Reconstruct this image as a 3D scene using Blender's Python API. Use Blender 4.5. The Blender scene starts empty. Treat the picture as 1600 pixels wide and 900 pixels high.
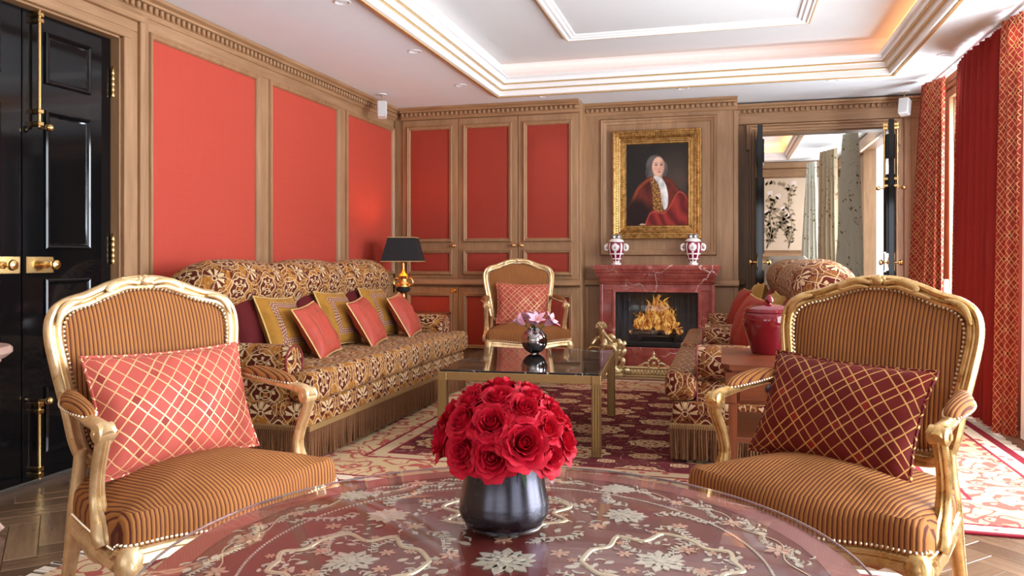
import bpy, bmesh, math, random
from math import sin, cos, pi, sqrt, atan2, radians as R
from mathutils import Vector as V, Matrix, noise as mnoise

SC = bpy.context.scene
COL = SC.collection
# ------------------------------------------------------------------ camera
cam_data = bpy.data.cameras.new('camera')
cam_data.sensor_width = 36.0
cam_data.lens = 1225.0 / 1600.0 * 36.0
cam_data.shift_y = -45.0 / 1600.0
cam_data.clip_start = 0.02
cam = bpy.data.objects.new('camera', cam_data)
cam.location = (0, 0, 1.1)
cam.rotation_euler = (pi / 2, 0, R(15.2512))
COL.objects.link(cam)
SC.camera = cam
# ------------------------------------------------------------------ world (overcast daylight)
world = bpy.data.worlds.new('daylight')
SC.world = world
world.use_nodes = True
bg = world.node_tree.nodes['Background']
bg.inputs['Color'].default_value = (0.86, 0.92, 1.0, 1)
bg.inputs['Strength'].default_value = 2.6
# ------------------------------------------------------------------ colour management
SC.view_settings.view_transform = 'Standard'
SC.view_settings.look = 'None'
SC.view_settings.gamma = 1.0
SC.view_settings.use_curve_mapping = False
SC.view_settings.exposure = 0.2


def lamp(name, kind, loc, energy, color=(1, 1, 1), rot=(0, 0, 0), size=None, size_y=None, spot=None, blend=0.5, radius=None):
    d = bpy.data.lights.new(name, kind)
    d.energy = energy
    d.color = color
    if kind == 'AREA':
        d.shape = 'RECTANGLE'
        d.size = size
        d.size_y = size_y
    if kind == 'SPOT':
        d.spot_size = spot
        d.spot_blend = blend
    if radius is not None:
        d.shadow_soft_size = radius
    o = bpy.data.objects.new(name, d)
    o.location = loc
    o.rotation_euler = rot
    COL.objects.link(o)
    return o


# daylight standing in the window openings (right wall, next room); added fill behind the camera
DAY = (0.93, 0.965, 1.0)
for yc, wd, en in ((6.72, 1.2, 210), (4.5, 1.7, 270), (1.9, 1.8, 140), (-0.9, 1.8, 15)):
    lamp('window_daylight', 'AREA', (2.0, yc, 1.37), en, DAY, (0, R(90), 0), 2.14, wd - .06)
for xc, en in ((-2.2, 5), (0.3, 6)):  # added fill lamps in the unseen wall behind the viewer
    lamp('window_daylight', 'AREA', (xc, -2.92, 1.5), en, DAY, (R(90), 0, 0), 1.5, 2.1)
for yc, en in ((10.2, 34), (12.0, 26)):
    lamp('window_daylight', 'AREA', (1.66, yc, 1.42), en, DAY, (0, R(90), 0), 2.2, 1.2)
sun = lamp('sun', 'SUN', (8, 3, 6), 1.6, (1.0, 0.93, 0.82), (R(0), R(62), R(-14)))
sun.data.angle = R(2.5)

# ------------------------------------------------------------------ node expressions


class E:
    def __init__(s, m, sock):
        s.m, s.k = m, sock

    def __add__(s, o): return s.m.op('ADD', s, o)
    def __radd__(s, o): return s.m.op('ADD', s, o)
    def __sub__(s, o): return s.m.op('SUBTRACT', s, o)
    def __rsub__(s, o): return s.m.op('SUBTRACT', o, s)
    def __mul__(s, o): return s.m.op('MULTIPLY', s, o)
    def __rmul__(s, o): return s.m.op('MULTIPLY', s, o)
    def __truediv__(s, o): return s.m.op('DIVIDE', s, o)
    def __lt__(s, o): return s.m.op('LESS_THAN', s, o)
    def __gt__(s, o): return s.m.op('GREATER_THAN', s, o)
    def abs(s): return s.m.op('ABSOLUTE', s)
    def frac(s): return s.m.op('FRACT', s)
    def floor(s): return s.m.op('FLOOR', s)
    def sin(s): return s.m.op('SINE', s)
    def cos(s): return s.m.op('COSINE', s)
    def sqrt(s): return s.m.op('SQRT', s)
    def pow(s, p): return s.m.op('POWER', s, p)
    def min(s, o): return s.m.op('MINIMUM', s, o)
    def max(s, o): return s.m.op('MAXIMUM', s, o)
    def atan2(s, o): return s.m.op('ARCTAN2', s, o)
    def band(s, c, w): return (s - c).abs() < w


class Mat:
    def __init__(s, name):
        s.mat = bpy.data.materials.new(name)
        s.mat.use_nodes = True
        s.nt = s.mat.node_tree
        s.nt.nodes.clear()
        s.out = s.nt.nodes.new('ShaderNodeOutputMaterial')

    def node(s, t): return s.nt.nodes.new(t)

    def put(s, sock, v):
        if isinstance(v, E):
            s.nt.links.new(v.k, sock)
        elif v is not None:
            if isinstance(v, (tuple, list)) and len(v) == 3 and sock.type == 'RGBA':
                v = (*v, 1)
            sock.default_value = v

    def op(s, o, a, b=None):
        n = s.node('ShaderNodeMath')
        n.operation = o
        s.put(n.inputs[0], a)
        if b is not None:
            s.put(n.inputs[1], b)
        return E(s, n.outputs[0])

    def coord(s, which='Object'):
        if not hasattr(s, '_tc'):
            s._tc = s.node('ShaderNodeTexCoord')
        return E(s, s._tc.outputs[which])

    def xyz(s, v):
        n = s.node('ShaderNodeSeparateXYZ')
        s.put(n.inputs[0], v)
        return [E(s, q) for q in n.outputs]

    def vec(s, x, y, z=0.0):
        n = s.node('ShaderNodeCombineXYZ')
        for i, q in enumerate((x, y, z)):
            s.put(n.inputs[i], q)
        return E(s, n.outputs[0])

    def noise(s, v, scale, detail=3, rough=.5, dist=0.0, color=False):
        n = s.node('ShaderNodeTexNoise')
        s.put(n.inputs['Vector'], v)
        n.inputs['Scale'].default_value = scale
        n.inputs['Detail'].default_value = detail
        n.inputs['Roughness'].default_value = rough
        n.inputs['Distortion'].default_value = dist
        return E(s, n.outputs['Color' if color else 'Fac'])

    def voro(s, v, scale, feature='F1', rnd=1.0, out='Distance'):
        n = s.node('ShaderNodeTexVoronoi')
        n.feature = feature
        s.put(n.inputs['Vector'], v)
        n.inputs['Scale'].default_value = scale
        n.inputs['Randomness'].default_value = rnd
        return E(s, n.outputs[out])

    def ramp(s, x, lo, hi, a=0.0, b=1.0, smooth=True):
        n = s.node('ShaderNodeMapRange')
        n.interpolation_type = 'SMOOTHSTEP' if smooth else 'LINEAR'
        for i, q in enumerate((x, lo, hi, a, b)):
            s.put(n.inputs[i], q)
        return E(s, n.outputs[0])

    def mix(s, fac, a, b):
        n = s.node('ShaderNodeMix')
        n.data_type = 'RGBA'
        s.put(n.inputs[0], fac)
        s.put(n.inputs[6], a)
        s.put(n.inputs[7], b)
        return E(s, n.outputs[2])

    def vmix(s, v, other, amt):
        n = s.node('ShaderNodeVectorMath')
        n.operation = 'MULTIPLY_ADD'
        s.put(n.inputs[0], other)
        n.inputs[1].default_value = (amt, amt, amt)
        s.put(n.inputs[2], v)
        return E(s, n.outputs[0])

    def bump(s, h, strength=.3, dist=.01):
        n = s.node('ShaderNodeBump')
        n.inputs['Strength'].default_value = strength
        n.inputs['Distance'].default_value = dist
        s.put(n.inputs['Height'], h)
        return E(s, n.outputs[0])

    def attr(s, name):
        n = s.node('ShaderNodeAttribute')
        n.attribute_name = name
        return E(s, n.outputs['Color'])

    def pbr(s, base, rough=.5, metal=0.0, normal=None, coat=0.0, coat_rough=.05, sheen=0.0, sheen_tint=None, spec=None, emit=None, emit_s=0.0, trans=0.0, sss=0.0, ior=None):
        b = s.node('ShaderNodeBsdfPrincipled')
        I = b.inputs
        s.put(I['Base Color'], base)
        s.put(I['Roughness'], rough)
        s.put(I['Metallic'], metal)
        if normal is not None: s.put(I['Normal'], normal)
        I['Coat Weight'].default_value = coat
        I['Coat Roughness'].default_value = coat_rough
        I['Sheen Weight'].default_value = sheen * .12
        if sheen_tint: s.put(I['Sheen Tint'], sheen_tint)
        if spec is None and sheen: spec = .12
        if spec is not None: I['Specular IOR Level'].default_value = spec
        if emit is not None:
            s.put(I['Emission Color'], emit)
            I['Emission Strength'].default_value = emit_s
        I['Transmission Weight'].default_value = trans
        if ior: I['IOR'].default_value = ior
        if sss:
            I['Subsurface Weight'].default_value = sss
            I['Subsurface Radius'].default_value = (.02, .008, .006)
        s.nt.links.new(b.outputs[0], s.out.inputs[0])
        return s.mat


def plain(name, base, rough=.5, metal=0.0, nscale=30, namt=.12, bump=.0, **k):
    m = Mat(name)
    n = m.noise(m.coord(), nscale, 3)
    dark = tuple(c * (1 - namt) for c in base)
    lite = tuple(min(1, c * (1 + namt)) for c in base)
    nr = m.bump(n, bump, .004) if bump else None
    return m.pbr(m.mix(n, dark, lite), rough, metal, nr, **k)


# ------------------------------------------------------------------ materials
def wood_mat(name, axis, light, dark, rough=.45, coat=.05, scale=1.0, knots=True):
    m = Mat(name)
    x, y, z = m.xyz(m.coord())
    c = [x * 14 * scale, y * 14 * scale, z * 14 * scale]
    c[axis] = c[axis] * .09
    v = m.vec(*c)
    g = m.noise(v, 1.0, 6, .62, .8)
    f = m.noise(v, 5.0, 3, .6, .2)
    big = m.noise(m.coord(), 1.3, 3, .6)
    t = m.ramp(g * .62 + f * .22 + big * .34, .38, .84)
    col = m.mix(t, dark, light)
    if knots:
        k = m.voro(m.coord(), 1.9)
        kn = m.ramp(k + m.noise(m.coord(), 22, 2) * .05, .05, .11, 1, 0)
        col = m.mix(kn * .55, col, tuple(q * .35 for q in dark))
    return m.pbr(col, rough, 0, m.bump(f, .12, .003), coat=coat, coat_rough=.25)


OAK_L, OAK_D = (.44, .25, .125), (.26, .132, .058)
M = {}
M['oak_v'] = wood_mat('limed oak upright', 2, OAK_L, OAK_D)
M['oak_x'] = wood_mat('limed oak along x', 0, OAK_L, OAK_D)
M['oak_y'] = wood_mat('limed oak along y', 1, OAK_L, OAK_D)
M['mahogany'] = wood_mat('polished mahogany', 0, (.20, .050, .013), (.09, .018, .006), .32, .1, 1.2, False)
M['mahogany_v'] = wood_mat('polished mahogany upright', 2, (.20, .050, .013), (.09, .018, .006), .34, .1, 1.2, False)
M['plank'] = wood_mat('parquet oak', 1, (.27, .165, .095), (.125, .07, .036), .25, .35, .9, False)
M['plank_b'] = wood_mat('parquet oak pale', 1, (.34, .215, .125), (.17, .10, .052), .25, .35, .9, False)
M['plank_c'] = wood_mat('parquet oak brown', 1, (.21, .125, .07), (.10, .055, .028), .25, .35, .9, False)


def silk(name='red silk wall fabric', k=1.0):
    m = Mat(name)
    x, y, z = m.xyz(m.coord())
    f = m.noise(m.vec(x * 3, y * 3, z * 160), 1.0, 2)
    b = m.noise(m.vec(x * 90, y * 90, z * 2), 1.0, 2)
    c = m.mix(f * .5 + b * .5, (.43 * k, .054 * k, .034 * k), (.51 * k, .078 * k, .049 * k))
    return m.pbr(c, .55, 0, m.bump(f + b, .08, .002), sheen=.25, sheen_tint=(1, .5, .4))


M['silk'] = silk()
M['silk_shaded'] = silk('padded red silk darkened for shade', .70)  # same silk darkened: shade on cupboards facing away from the windows
M['ceiling'] = plain('ceiling paint', (.85, .885, .92), .7, nscale=6, namt=.02)
M['tray'] = plain('dimmed ceiling paint', (.66, .665, .66), .7, nscale=6, namt=.02)  # darker than the ceiling paint to tone down light on the coffer
M['white_trim'] = plain('white plaster moulding', (.86, .85, .84), .5, nscale=20, namt=.03)
M['gold_leaf'] = plain('gold leaf line', (.62, .40, .16), .35, .7, nscale=60, namt=.2)
M['black_gloss'] = plain('black lacquer', (.004, .004, .0045), .07, nscale=3, namt=.3, spec=.4)
M['brass'] = plain('polished brass', (.85, .58, .24), .18, 1.0, nscale=40, namt=.08)
M['satin_brass'] = plain('satin brass', (.40, .26, .11), .38, .9, nscale=50, namt=.12)
M['antique_brass'] = plain('pale antique brass', (.72, .58, .33), .3, .85, nscale=60, namt=.25)
M['nail'] = plain('brass nail', (.75, .60, .42), .28, .9, nscale=60, namt=.1)
M['steel_vase'] = Mat('dark pewter')
_m = M['steel_vase']
_n = _m.noise(_m.coord(), 22, 5, .7)
M['steel_vase'] = _m.pbr(_m.mix(_n, (.045, .042, .055), (.11, .105, .125)), _m.ramp(_n, .3, .7, .20, .30), .95)
M['mirror'] = plain('mirror silver', (.42, .38, .38), .05, 1.0, nscale=5, namt=.1)
M['charcoal'] = plain('black lamp shade cloth', (.012, .011, .013), .75, nscale=200, namt=.3)
M['shade_lining'] = plain('gold shade lining', (.8, .5, .2), .5, nscale=40, namt=.1)
M['white_plastic'] = plain('white speaker shell', (.78, .77, .76), .4, nscale=50, namt=.03)
M['grille'] = plain('pale grille', (.6, .59, .58), .6, nscale=300, namt=.2)
M['fire_black'] = plain('black iron', (.012, .012, .013), .4, .3, nscale=60, namt=.3)
M['fire_grey'] = plain('grey firebox lining', (.10, .105, .12), .6, nscale=12, namt=.3)
M['ceramic_red'] = plain('glazed red ceramic', (.15, .004, .009), .09, nscale=8, namt=.15, coat=.3, coat_rough=.03)
M['pink_marble'] = plain('pinkish stone', (.55, .36, .29), .3, nscale=14, namt=.25)
M['white_lining'] = plain('white curtain lining', (.85, .83, .80), .8, nscale=20, namt=.04)
M['red_plain'] = plain('plain red curtain cloth', (.25, .018, .014), .75, nscale=120, namt=.14, sheen=.3)
M['green_leaf'] = plain('green leaf', (.06, .13, .03), .5, nscale=60, namt=.4)
M['stem'] = plain('green stem', (.08, .14, .04), .55, nscale=60, namt=.3)
M['lily'] = plain('pale pink lily petal', (.80, .44, .56), .5, nscale=25, namt=.2, sss=.1)
M['log'] = plain('charred log', (.06, .035, .022), .9, nscale=30, namt=.6, bump=.6)
M['grate'] = M['fire_black']
M['outer_wall'] = plain('shell plaster', (.52, .34, .24), .8, nscale=4, namt=.05)
M['lacquer_dark'] = plain('red brown lacquer', (.17, .026, .02), .25, nscale=3, namt=.12, coat=.2)
M['lacquer_rim'] = plain('red lacquer rim', (.36, .085, .068), .2, nscale=4, namt=.15, coat=.8)
M['pearl'] = Mat('gilded mother of pearl')
_m = M['pearl']
_n = _m.noise(_m.coord(), 90, 2)
M['pearl'] = _m.pbr(_m.mix(_n, (.55, .46, .32), (.86, .80, .66)), .32, .2)
M['pearl_pink'] = plain('peach mother of pearl', (.72, .42, .28), .35, .2, nscale=90, namt=.25)
M['gilt_inlay'] = plain('gilt inlay', (.78, .66, .44), .35, .35, nscale=120, namt=.25)


def gilt(name, a, b, rough=.3, metal=.75):
    m = Mat(name)
    n = m.noise(m.coord(), 28, 4, .6)
    g = m.noise(m.coord(), 160, 2)
    c = m.mix(m.ramp(n, .3, .7), a, b)
    return m.pbr(c, m.ramp(n, .2, .8, rough - .05, rough + .12), metal, m.bump(n * .6 + g * .25, .05, .003))


M['gilt'] = gilt('gilded carved wood', (.50, .29, .095), (.66, .43, .18), .27, .75)
M['gilt_lit'] = gilt('lit gilded carved wood', (.64, .43, .20), (.82, .60, .34), .30, .6)  # same gilding made paler, window light put into the colour
M['gilt_frame'] = gilt('gilded picture frame', (.30, .15, .04), (.60, .35, .12), .30, .85)
M['gilt_lamp'] = gilt('gilded lamp base', (.75, .42, .10), (.95, .62, .22), .2, .95)


def stripe_mat(name, axis=0, pitch=.0128, warp=0.0):
    m = Mat(name)
    c = m.xyz(m.coord())
    x = c[axis]
    wob = m.noise(m.coord(), 6, 1) * .004
    p = ((x + wob) / pitch).frac()
    d = (p - .5).abs()
    rib = m.ramp(d, .02, .46, 1, 0)
    thin = m.ramp(d, .30, .40, 0, 1)
    fuzz = m.noise(m.coord(), 420, 2)
    cl = m.mix(m.noise(m.coord(), 5, 2), (.30, .110, .026), (.44, .185, .050))
    col = m.mix(thin, cl, (.085, .016, .014))
    col = m.mix(fuzz * .35, col, (.18, .07, .03))
    return m.pbr(col, .7, 0, m.bump(rib + fuzz * .15, .55, .004), sheen=.35, sheen_tint=(1, .7, .45))


M['stripe'] = stripe_mat('striped ribbed velvet', 0)
M['stripe_pad'] = stripe_mat('striped velvet arm pad', 0, .0105)


def plaid_mat(name, ground, ground2, line, k=6.6, rough=.5, sheen=.3, sx=1.0, dbl=True):
    m = Mat(name)
    u, v, _ = m.xyz(m.coord('UV'))
    wv = m.noise(m.vec(u, v), 300, 1)
    a = (u * sx + v) * k
    b = (u * sx - v) * k
    fa, fb = a.frac(), b.frac()
    w = .020 * (k / 7.6) ** .5
    la = fa.band(.12, w).max(fa.band(.36, w))
    lb = fb.band(.12, w).max(fb.band(.36, w))
    if dbl:
        la = la.max(fa.band(.70, w * .8))
        lb = lb.max(fb.band(.70, w * .8))
    patch = fa.band(.24, .12) * fb.band(.24, .12)
    g = m.mix(patch, ground, ground2)
    g = m.mix(m.ramp(m.noise(m.vec(u, v), 7, 3), .35, .7), g, tuple(q * .8 for q in ground))
    ln = la.max(lb)
    col = m.mix(ln, g, line)
    col = m.mix(wv * .2, col, ground)
    return m.pbr(col, m.ramp(ln, 0, 1, rough, .3), m.ramp(ln, 0, 1, 0, .35), m.bump(ln + wv * .3, .4, .003), sheen=sheen)


M['plaid_coral'] = plaid_mat('coral plaid silk', (.46, .085, .062), (.25, .025, .02), (.72, .45, .22))
M['plaid_red'] = plaid_mat('dark red plaid silk', (.13, .010, .007), (.27, .022, .012), (.60, .32, .10))
M['plaid_curtain'] = plaid_mat('red lattice curtain silk', (.27, .024, .017), (.09, .009, .007), (.66, .38, .15), 7.0, .5, .2, 1.5)


def damask(name, gold, wine, cream, cream_amt=1.0):
    m = Mat(name)
    u, v, _ = m.xyz(m.coord('UV'))
    vec = m.vec(u, v)
    warp = m.noise(vec, 9, 2, color=True)
    wv = m.vmix(vec, warp, .03)
    n1 = m.noise(vec, 15, 2, .5, 1.2)
    col = m.mix(m.ramp(n1, .52, .57), gold, wine)
    # fine scrolling tendrils
    n2 = m.noise(wv, 20, 1, .4)
    tend = ((n2 * 7).frac()).band(.5, .04)
    col = m.mix(tend * cream_amt, col, cream)
    # scattered small blossoms
    f1 = m.voro(vec, 34)
    col = m.mix((f1 < .17) * cream_amt, col, cream)
    col = m.mix(f1 < .07, col, wine)
    # half-drop medallions and palmettes
    TX, TY = .215, .29
    for dx, dy, kind in ((0, 0, 'med'), (.5, .5, 'fan'), (.5, 0.0, 'leaf'), (0, .5, 'leaf')):
        lx = ((u / TX + dx).frac() - .5) * TX
        ly = ((v / TY + dy).frac() - .5) * TY
        if kind == 'med':
            r = (lx * lx + ly * ly * .62).sqrt()
            th = lx.atan2(ly)
            rr = r - (th * 8).cos() * .004
            col = m.mix(rr < .068, col, cream)
            col = m.mix(rr < .061, col, wine)
            dots = ((th * 6).sin() > .35) * r.band(.040, .008)
            col = m.mix(dots, col, cream)
            col = m.mix(r.band(.026, .0025), col, cream)
            col = m.mix(r < .012, col, gold)
        elif kind == 'fan':
            yy = ly + .03
            r = (lx * lx + yy * yy).sqrt()
            th = lx.atan2(yy)
            lim = .075 - (th * 7.5).sin().abs() * .012
            inside = (r < lim + .008) * (th.abs() < 2.0)
            col = m.mix(inside, col, wine)
            pet = (r < lim) * (r > .024) * (th.abs() < 1.75) * ((th * 4.5).cos().abs() > .66)
            col = m.mix(pet, col, cream)
            col = m.mix(r < .016, col, cream)
            col = m.mix(r < .010, col, wine)
        else:
            r = (lx * lx + ly * ly).sqrt()
            th = lx.atan2(ly)
            lim = .020 + (th * 2.5).cos().abs() * .022
            col = m.mix(r < lim, col, cream)
            col = m.mix(r < lim - .003, col, m.mix(.45, wine, gold))
            col = m.mix(r < lim * .45, col, gold)
            col = m.mix(r < .009, col, wine)
    # ogee lattice
    og = ((v / TY * 2 * pi).cos() * .25 * TX)
    for dx in (.25, .75):
        lx = ((u / TX + dx).frac() - .5) * TX
        col = m.mix((lx - og * .8).band(0, .0024), col, cream)
        col = m.mix((lx + og * .8).band(0, .0024), col, cream)
    fuzz = m.noise(vec, 260, 2)
    big = m.noise(m.coord(), 8, 3)
    col = m.mix(fuzz * .25, col, wine)
    return m.pbr(col, .62, 0, m.bump(fuzz + n2 * .5, .3, .004), sheen=.5, sheen_tint=(1, .75, .5))


M['damask'] = damask('figured velvet gold', (.36, .135, .016), (.085, .012, .005), (.66, .47, .26), .85)
M['damask_dark'] = damask('figured velvet wine', (.20, .065, .012), (.09, .010, .006), (.60, .40, .22), .75)
M['velvet_wine'] = plain('wine velvet', (.085, .005, .006), .7, nscale=14, namt=.35, bump=.1, sheen=.8)
M['velvet_rust'] = plain('rust velvet', (.22, .026, .014), .65, nscale=14, namt=.3, bump=.1, sheen=.6)
M['velvet_mustard'] = plain('mustard velvet', (.34, .155, .022), .6, nscale=18, namt=.35, bump=.15, sheen=.6)
M['satin_coral'] = plain('coral satin', (.43, .070, .045), .36, nscale=16, namt=.15, bump=.25, sheen=.2)
M['coral_braid'] = plain('coral braid', (.36, .075, .045), .6, nscale=200, namt=.4)
M['satin_rust'] = plain('rust satin', (.30, .03, .018), .36, nscale=16, namt=.2, bump=.25, sheen=.2)
M['satin_gold'] = plain('gold satin', (.42, .24, .06), .38, nscale=16, namt=.2, bump=.25, sheen=.2)
M['piping_gold'] = plain('gold cord', (.70, .48, .18), .45, .3, nscale=150, namt=.3)
M['piping_wine'] = plain('wine cord', (.20, .02, .02), .6, nscale=150, namt=.4)
M['band'] = Mat('embroidered band')
_m = M['band']
_u, _v, _ = _m.xyz(_m.coord('UV'))
_c = ((_u * 42).frac().band(.5, .3)) * ((_v * 42).frac().band(.5, .3))
M['band'] = _m.pbr(_m.mix(_c, (.16, .02, .012), (.50, .36, .22)), .6, 0, _m.bump(_c, .3, .002))
M['fringe'] = plain('bullion fringe', (.15, .065, .028), .7, nscale=120, namt=.45, sheen=.3)
M['braid'] = plain('gold braid', (.28, .155, .055), .6, nscale=150, namt=.4)


def marble(name, base, dark, vein, vs=3.0, rough=.12, amt=1.0, width=.025):
    m = Mat(name)
    w = m.noise(m.coord(), 3.2, 4, .6, color=True)
    v = m.vmix(m.coord(), w, .28)
    n = m.noise(v, 9, 6, .65)
    col = m.mix(m.ramp(n, .3, .7), dark, base)
    e = m.voro(v, vs, 'DISTANCE_TO_EDGE')
    msk = m.ramp(m.noise(m.coord(), 2.6, 2), .46, .62)
    col = m.mix(m.ramp(e, 0, width, 1, 0) * msk * amt, col, vein)
    e2 = m.voro(v, vs * 3.6, 'DISTANCE_TO_EDGE')
    msk2 = m.ramp(m.noise(m.coord(), 5, 2), .52, .64)
    col = m.mix(m.ramp(e2, 0, width * .9, .7, 0) * msk2 * amt, col, vein)
    return m.pbr(col, rough, 0, coat=.3, coat_rough=.05)


M['marble_red'] = marble('rosso marble', (.36, .085, .064), (.22, .036, .028), (.72, .52, .46), 2.6, .16, .9, .02)
M['marble_black'] = marble('black veined marble', (.010, .009, .009), (.004, .004, .004), (.65, .58, .52), 4.0, .06, .9, .022)


def glass_thin(name, tint, rough=.02, refl=1.0):
    m = Mat(name)
    fr = m.node('ShaderNodeFresnel')
    geo = m.node('ShaderNodeNewGeometry')
    m.put(fr.inputs[0], m.ramp(E(m, geo.outputs['Backfacing']), 0, 1, 1.5, 1 / 1.5, False))
    t = m.node('ShaderNodeBsdfTransparent')
    t.inputs[0].default_value = (*tint, 1)
    g = m.node('ShaderNodeBsdfGlossy')
    g.inputs['Roughness'].default_value = rough
    mx = m.node('ShaderNodeMixShader')
    f = E(m, fr.outputs[0]) * refl
    m.nt.links.new(f.k, mx.inputs[0])
    m.nt.links.new(t.outputs[0], mx.inputs[1])
    m.nt.links.new(g.outputs[0], mx.inputs[2])
    m.nt.links.new(mx.outputs[0], m.out.inputs[0])
    return m.mat


M['glass'] = glass_thin('clear glass sheet', (.97, .97, .97), .02, .62)
M['glass_edge'] = plain('polished glass edge', (.30, .24, .23), .12, nscale=30, namt=.1)
M['fire_glass'] = glass_thin('fireplace glass', (.92, .94, .97), .02, .5)
M['window_glass'] = glass_thin('window glass', (.96, .98, 1.0))


def emit(name, color, s):
    m = Mat(name)
    n = m.noise(m.coord(), 20, 1)
    e = m.node('ShaderNodeEmission')
    m.put(e.inputs[0], m.mix(n * .1, color, tuple(c * .9 for c in color)))
    e.inputs[1].default_value = s
    m.nt.links.new(e.outputs[0], m.out.inputs[0])
    return m.mat


M['bulb'] = emit('lit downlight', (1.0, .86, .68), 9.0)


def flame():
    m = Mat('flame')
    x, y, z = m.xyz(m.coord())
    n = m.noise(m.vec(x * 3, y * 3, z * 1.2), 9, 3, .6, 1.0)
    t = m.ramp(n, .36, .66)
    c = m.mix(t, (.70, .13, .015), (1.0, .52, .12))
    e = m.node('ShaderNodeEmission')
    m.put(e.inputs[0], c)
    m.put(e.inputs[1], m.ramp(n, .3, .7, .25, .85))
    tr = m.node('ShaderNodeBsdfTransparent')
    mx = m.node('ShaderNodeMixShader')
    m.put(mx.inputs[0], m.ramp(m.noise(m.vec(x * 2, y * 2, z), 14, 2), .34, .44, .25, .95))
    m.nt.links.new(tr.outputs[0], mx.inputs[1])
    m.nt.links.new(e.outputs[0], mx.inputs[2])
    m.nt.links.new(mx.outputs[0], m.out.inputs[0])
    return m.mat


M['flame'] = flame()


def rose_mat():
    m = Mat('red rose petal')
    n = m.noise(m.coord(), 60, 3)
    lw = m.node('ShaderNodeLayerWeight')
    lw.inputs[0].default_value = .3
    c = m.mix(n, (.44, .003, .016), (.66, .009, .034))
    return m.pbr(c, .6, 0, m.bump(n, .1, .002), spec=.2)


M['rose'] = rose_mat()


def rug_mat(name, hx, hy, field, field2, cream, red, border, cell=.62, big=True):
    m = Mat(name)
    x, y, z = m.xyz(m.coord())
    ex = (x.abs() - hx).abs()
    ey = (y.abs() - hy).abs()
    e = ex.min(ey)
    vec = m.vec(x, y)
    w = m.noise(vec, 5, 2, color=True)
    wv = m.vmix(vec, w, .12)
    gold = (.50, .335, .16)
    # ---- field
    n = m.noise(vec, 2.2, 2)
    f = m.mix(n, field, field2)
    vine = (m.noise(wv, 6.5, 1) * 7).frac().band(.5, .045)
    f = m.mix(vine * .45, f, gold)
    sm = m.voro(vec, 9.0)
    f = m.mix(sm + m.noise(vec, 60, 1) * .1 < .20, f, gold)
    f = m.mix(sm < .09, f, field)
    for dx, dy, r0, k in ((0, 0, .165, 12), (.5, .5, .115, 9), (.5, 0, .078, 8), (0, .5, .078, 8), (.25, .25, .046, 6), (.75, .25, .046, 6), (.25, .75, .046, 6), (.75, .75, .046, 6)):
        lx = ((x / (cell * 1.25) + dx).frac() - .5) * cell * 1.25
        ly = ((y / cell + dy).frac() - .5) * cell
        r = (lx * lx * .62 + ly * ly * 1.25).sqrt()
        th = lx.atan2(ly)
        rr = r - (th * k).cos() * (r0 * .07)
        f = m.mix(rr < r0 * .98, f, field)
        f = m.mix(rr < r0 * .88, f, m.mix(m.noise(vec, 30, 2), gold, cream))
        f = m.mix(rr.band(r0 * .66, r0 * .045), f, red)
        f = m.mix((rr < r0 * .58) * ((th * k * .5).cos().abs() < .3), f, red)
        f = m.mix(r < r0 * .30, f, red)
        f = m.mix(r < r0 * .20, f, gold)
    # ---- border arabesque on cream
    b = m.mix(m.noise(vec, 3, 2), cream, tuple(q * .9 for q in cream))
    v1 = (m.noise(wv, 5.0, 1) * 6).frac().band(.5, .10)
    b = m.mix(v1, b, border)
    lf = m.voro(wv, 7.5)
    b = m.mix(lf.band(.30, .07), b, border)
    b = m.mix(lf < .14, b, red)
    fine = m.voro(vec, 22)
    b = m.mix(fine < .16, b, border)
    col = m.mix(e < border_w[0], f, b)
    # guard stripes
    for lo, hi, c in border_w[1]:
        inside = (e > lo) * (e < hi)
        col = m.mix(inside, col, c)
        if c is not red:
            fl = m.voro(vec, 15)
            col = m.mix(inside * (fl < .3), col, border)
    fz = m.noise(vec, 300, 2)
    col = m.mix(fz * .25, col, m.mix(.5, col, (.12, .03, .03)))
    return m.pbr(col, .9, 0, m.bump(fz, .4, .004), sheen=.25)


_cr, _rd = (.74, .62, .48), (.23, .010, .022)
border_w = (.62, ((0, .055, _rd), (.055, .13, _cr), (.13, .15, _rd), (.50, .52, _rd), (.52, .60, (.55, .40, .24)), (.60, .62, _rd)))
M['rug'] = rug_mat('persian rug', 2.01, 1.84, (.085, .003, .008), (.14, .005, .012), (.62, .44, .24), _rd, (.42, .09, .065))
border_w = (.5, ((0, .05, _cr), (.05, .085, _rd), (.085, .12, _cr), (.42, .45, _rd)))
M['rug_near'] = rug_mat('persian rug near', 1.75, 1.9, (.115, .004, .012), (.165, .006, .016), (.66, .50, .30), _rd, (.40, .10, .075))
M['rug_fringe'] = plain('cream wool', (.75, .68, .58), .9, nscale=80, namt=.2)


def paint_mat():
    m = Mat('oil paint')
    return m.pbr(m.attr('paint'), .6, 0, m.bump(m.noise(m.coord(), 120, 3), .15, .002), spec=.25)


M['paint'] = paint_mat()


def chinoiserie(name, base, ink, scale=16, amt=.16):
    m = Mat(name)
    u, v, _ = m.xyz(m.coord('UV'))
    vec = m.vec(u * 1.7 + v * .5, v)
    w = m.noise(vec, 3, 2, color=True)
    f = m.voro(m.vmix(vec, w, .08), scale)
    msk = m.ramp(m.noise(vec, 3.2, 2), .5, .56)
    st = (m.noise(m.vec(u, v * .35), 7, 1) * 4).frac().band(.5, .02)
    c = m.mix(((f < amt * 1.7) * msk).max(st * .6), base, ink)
    return m.pbr(c, .7, 0, sheen=.2)


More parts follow.
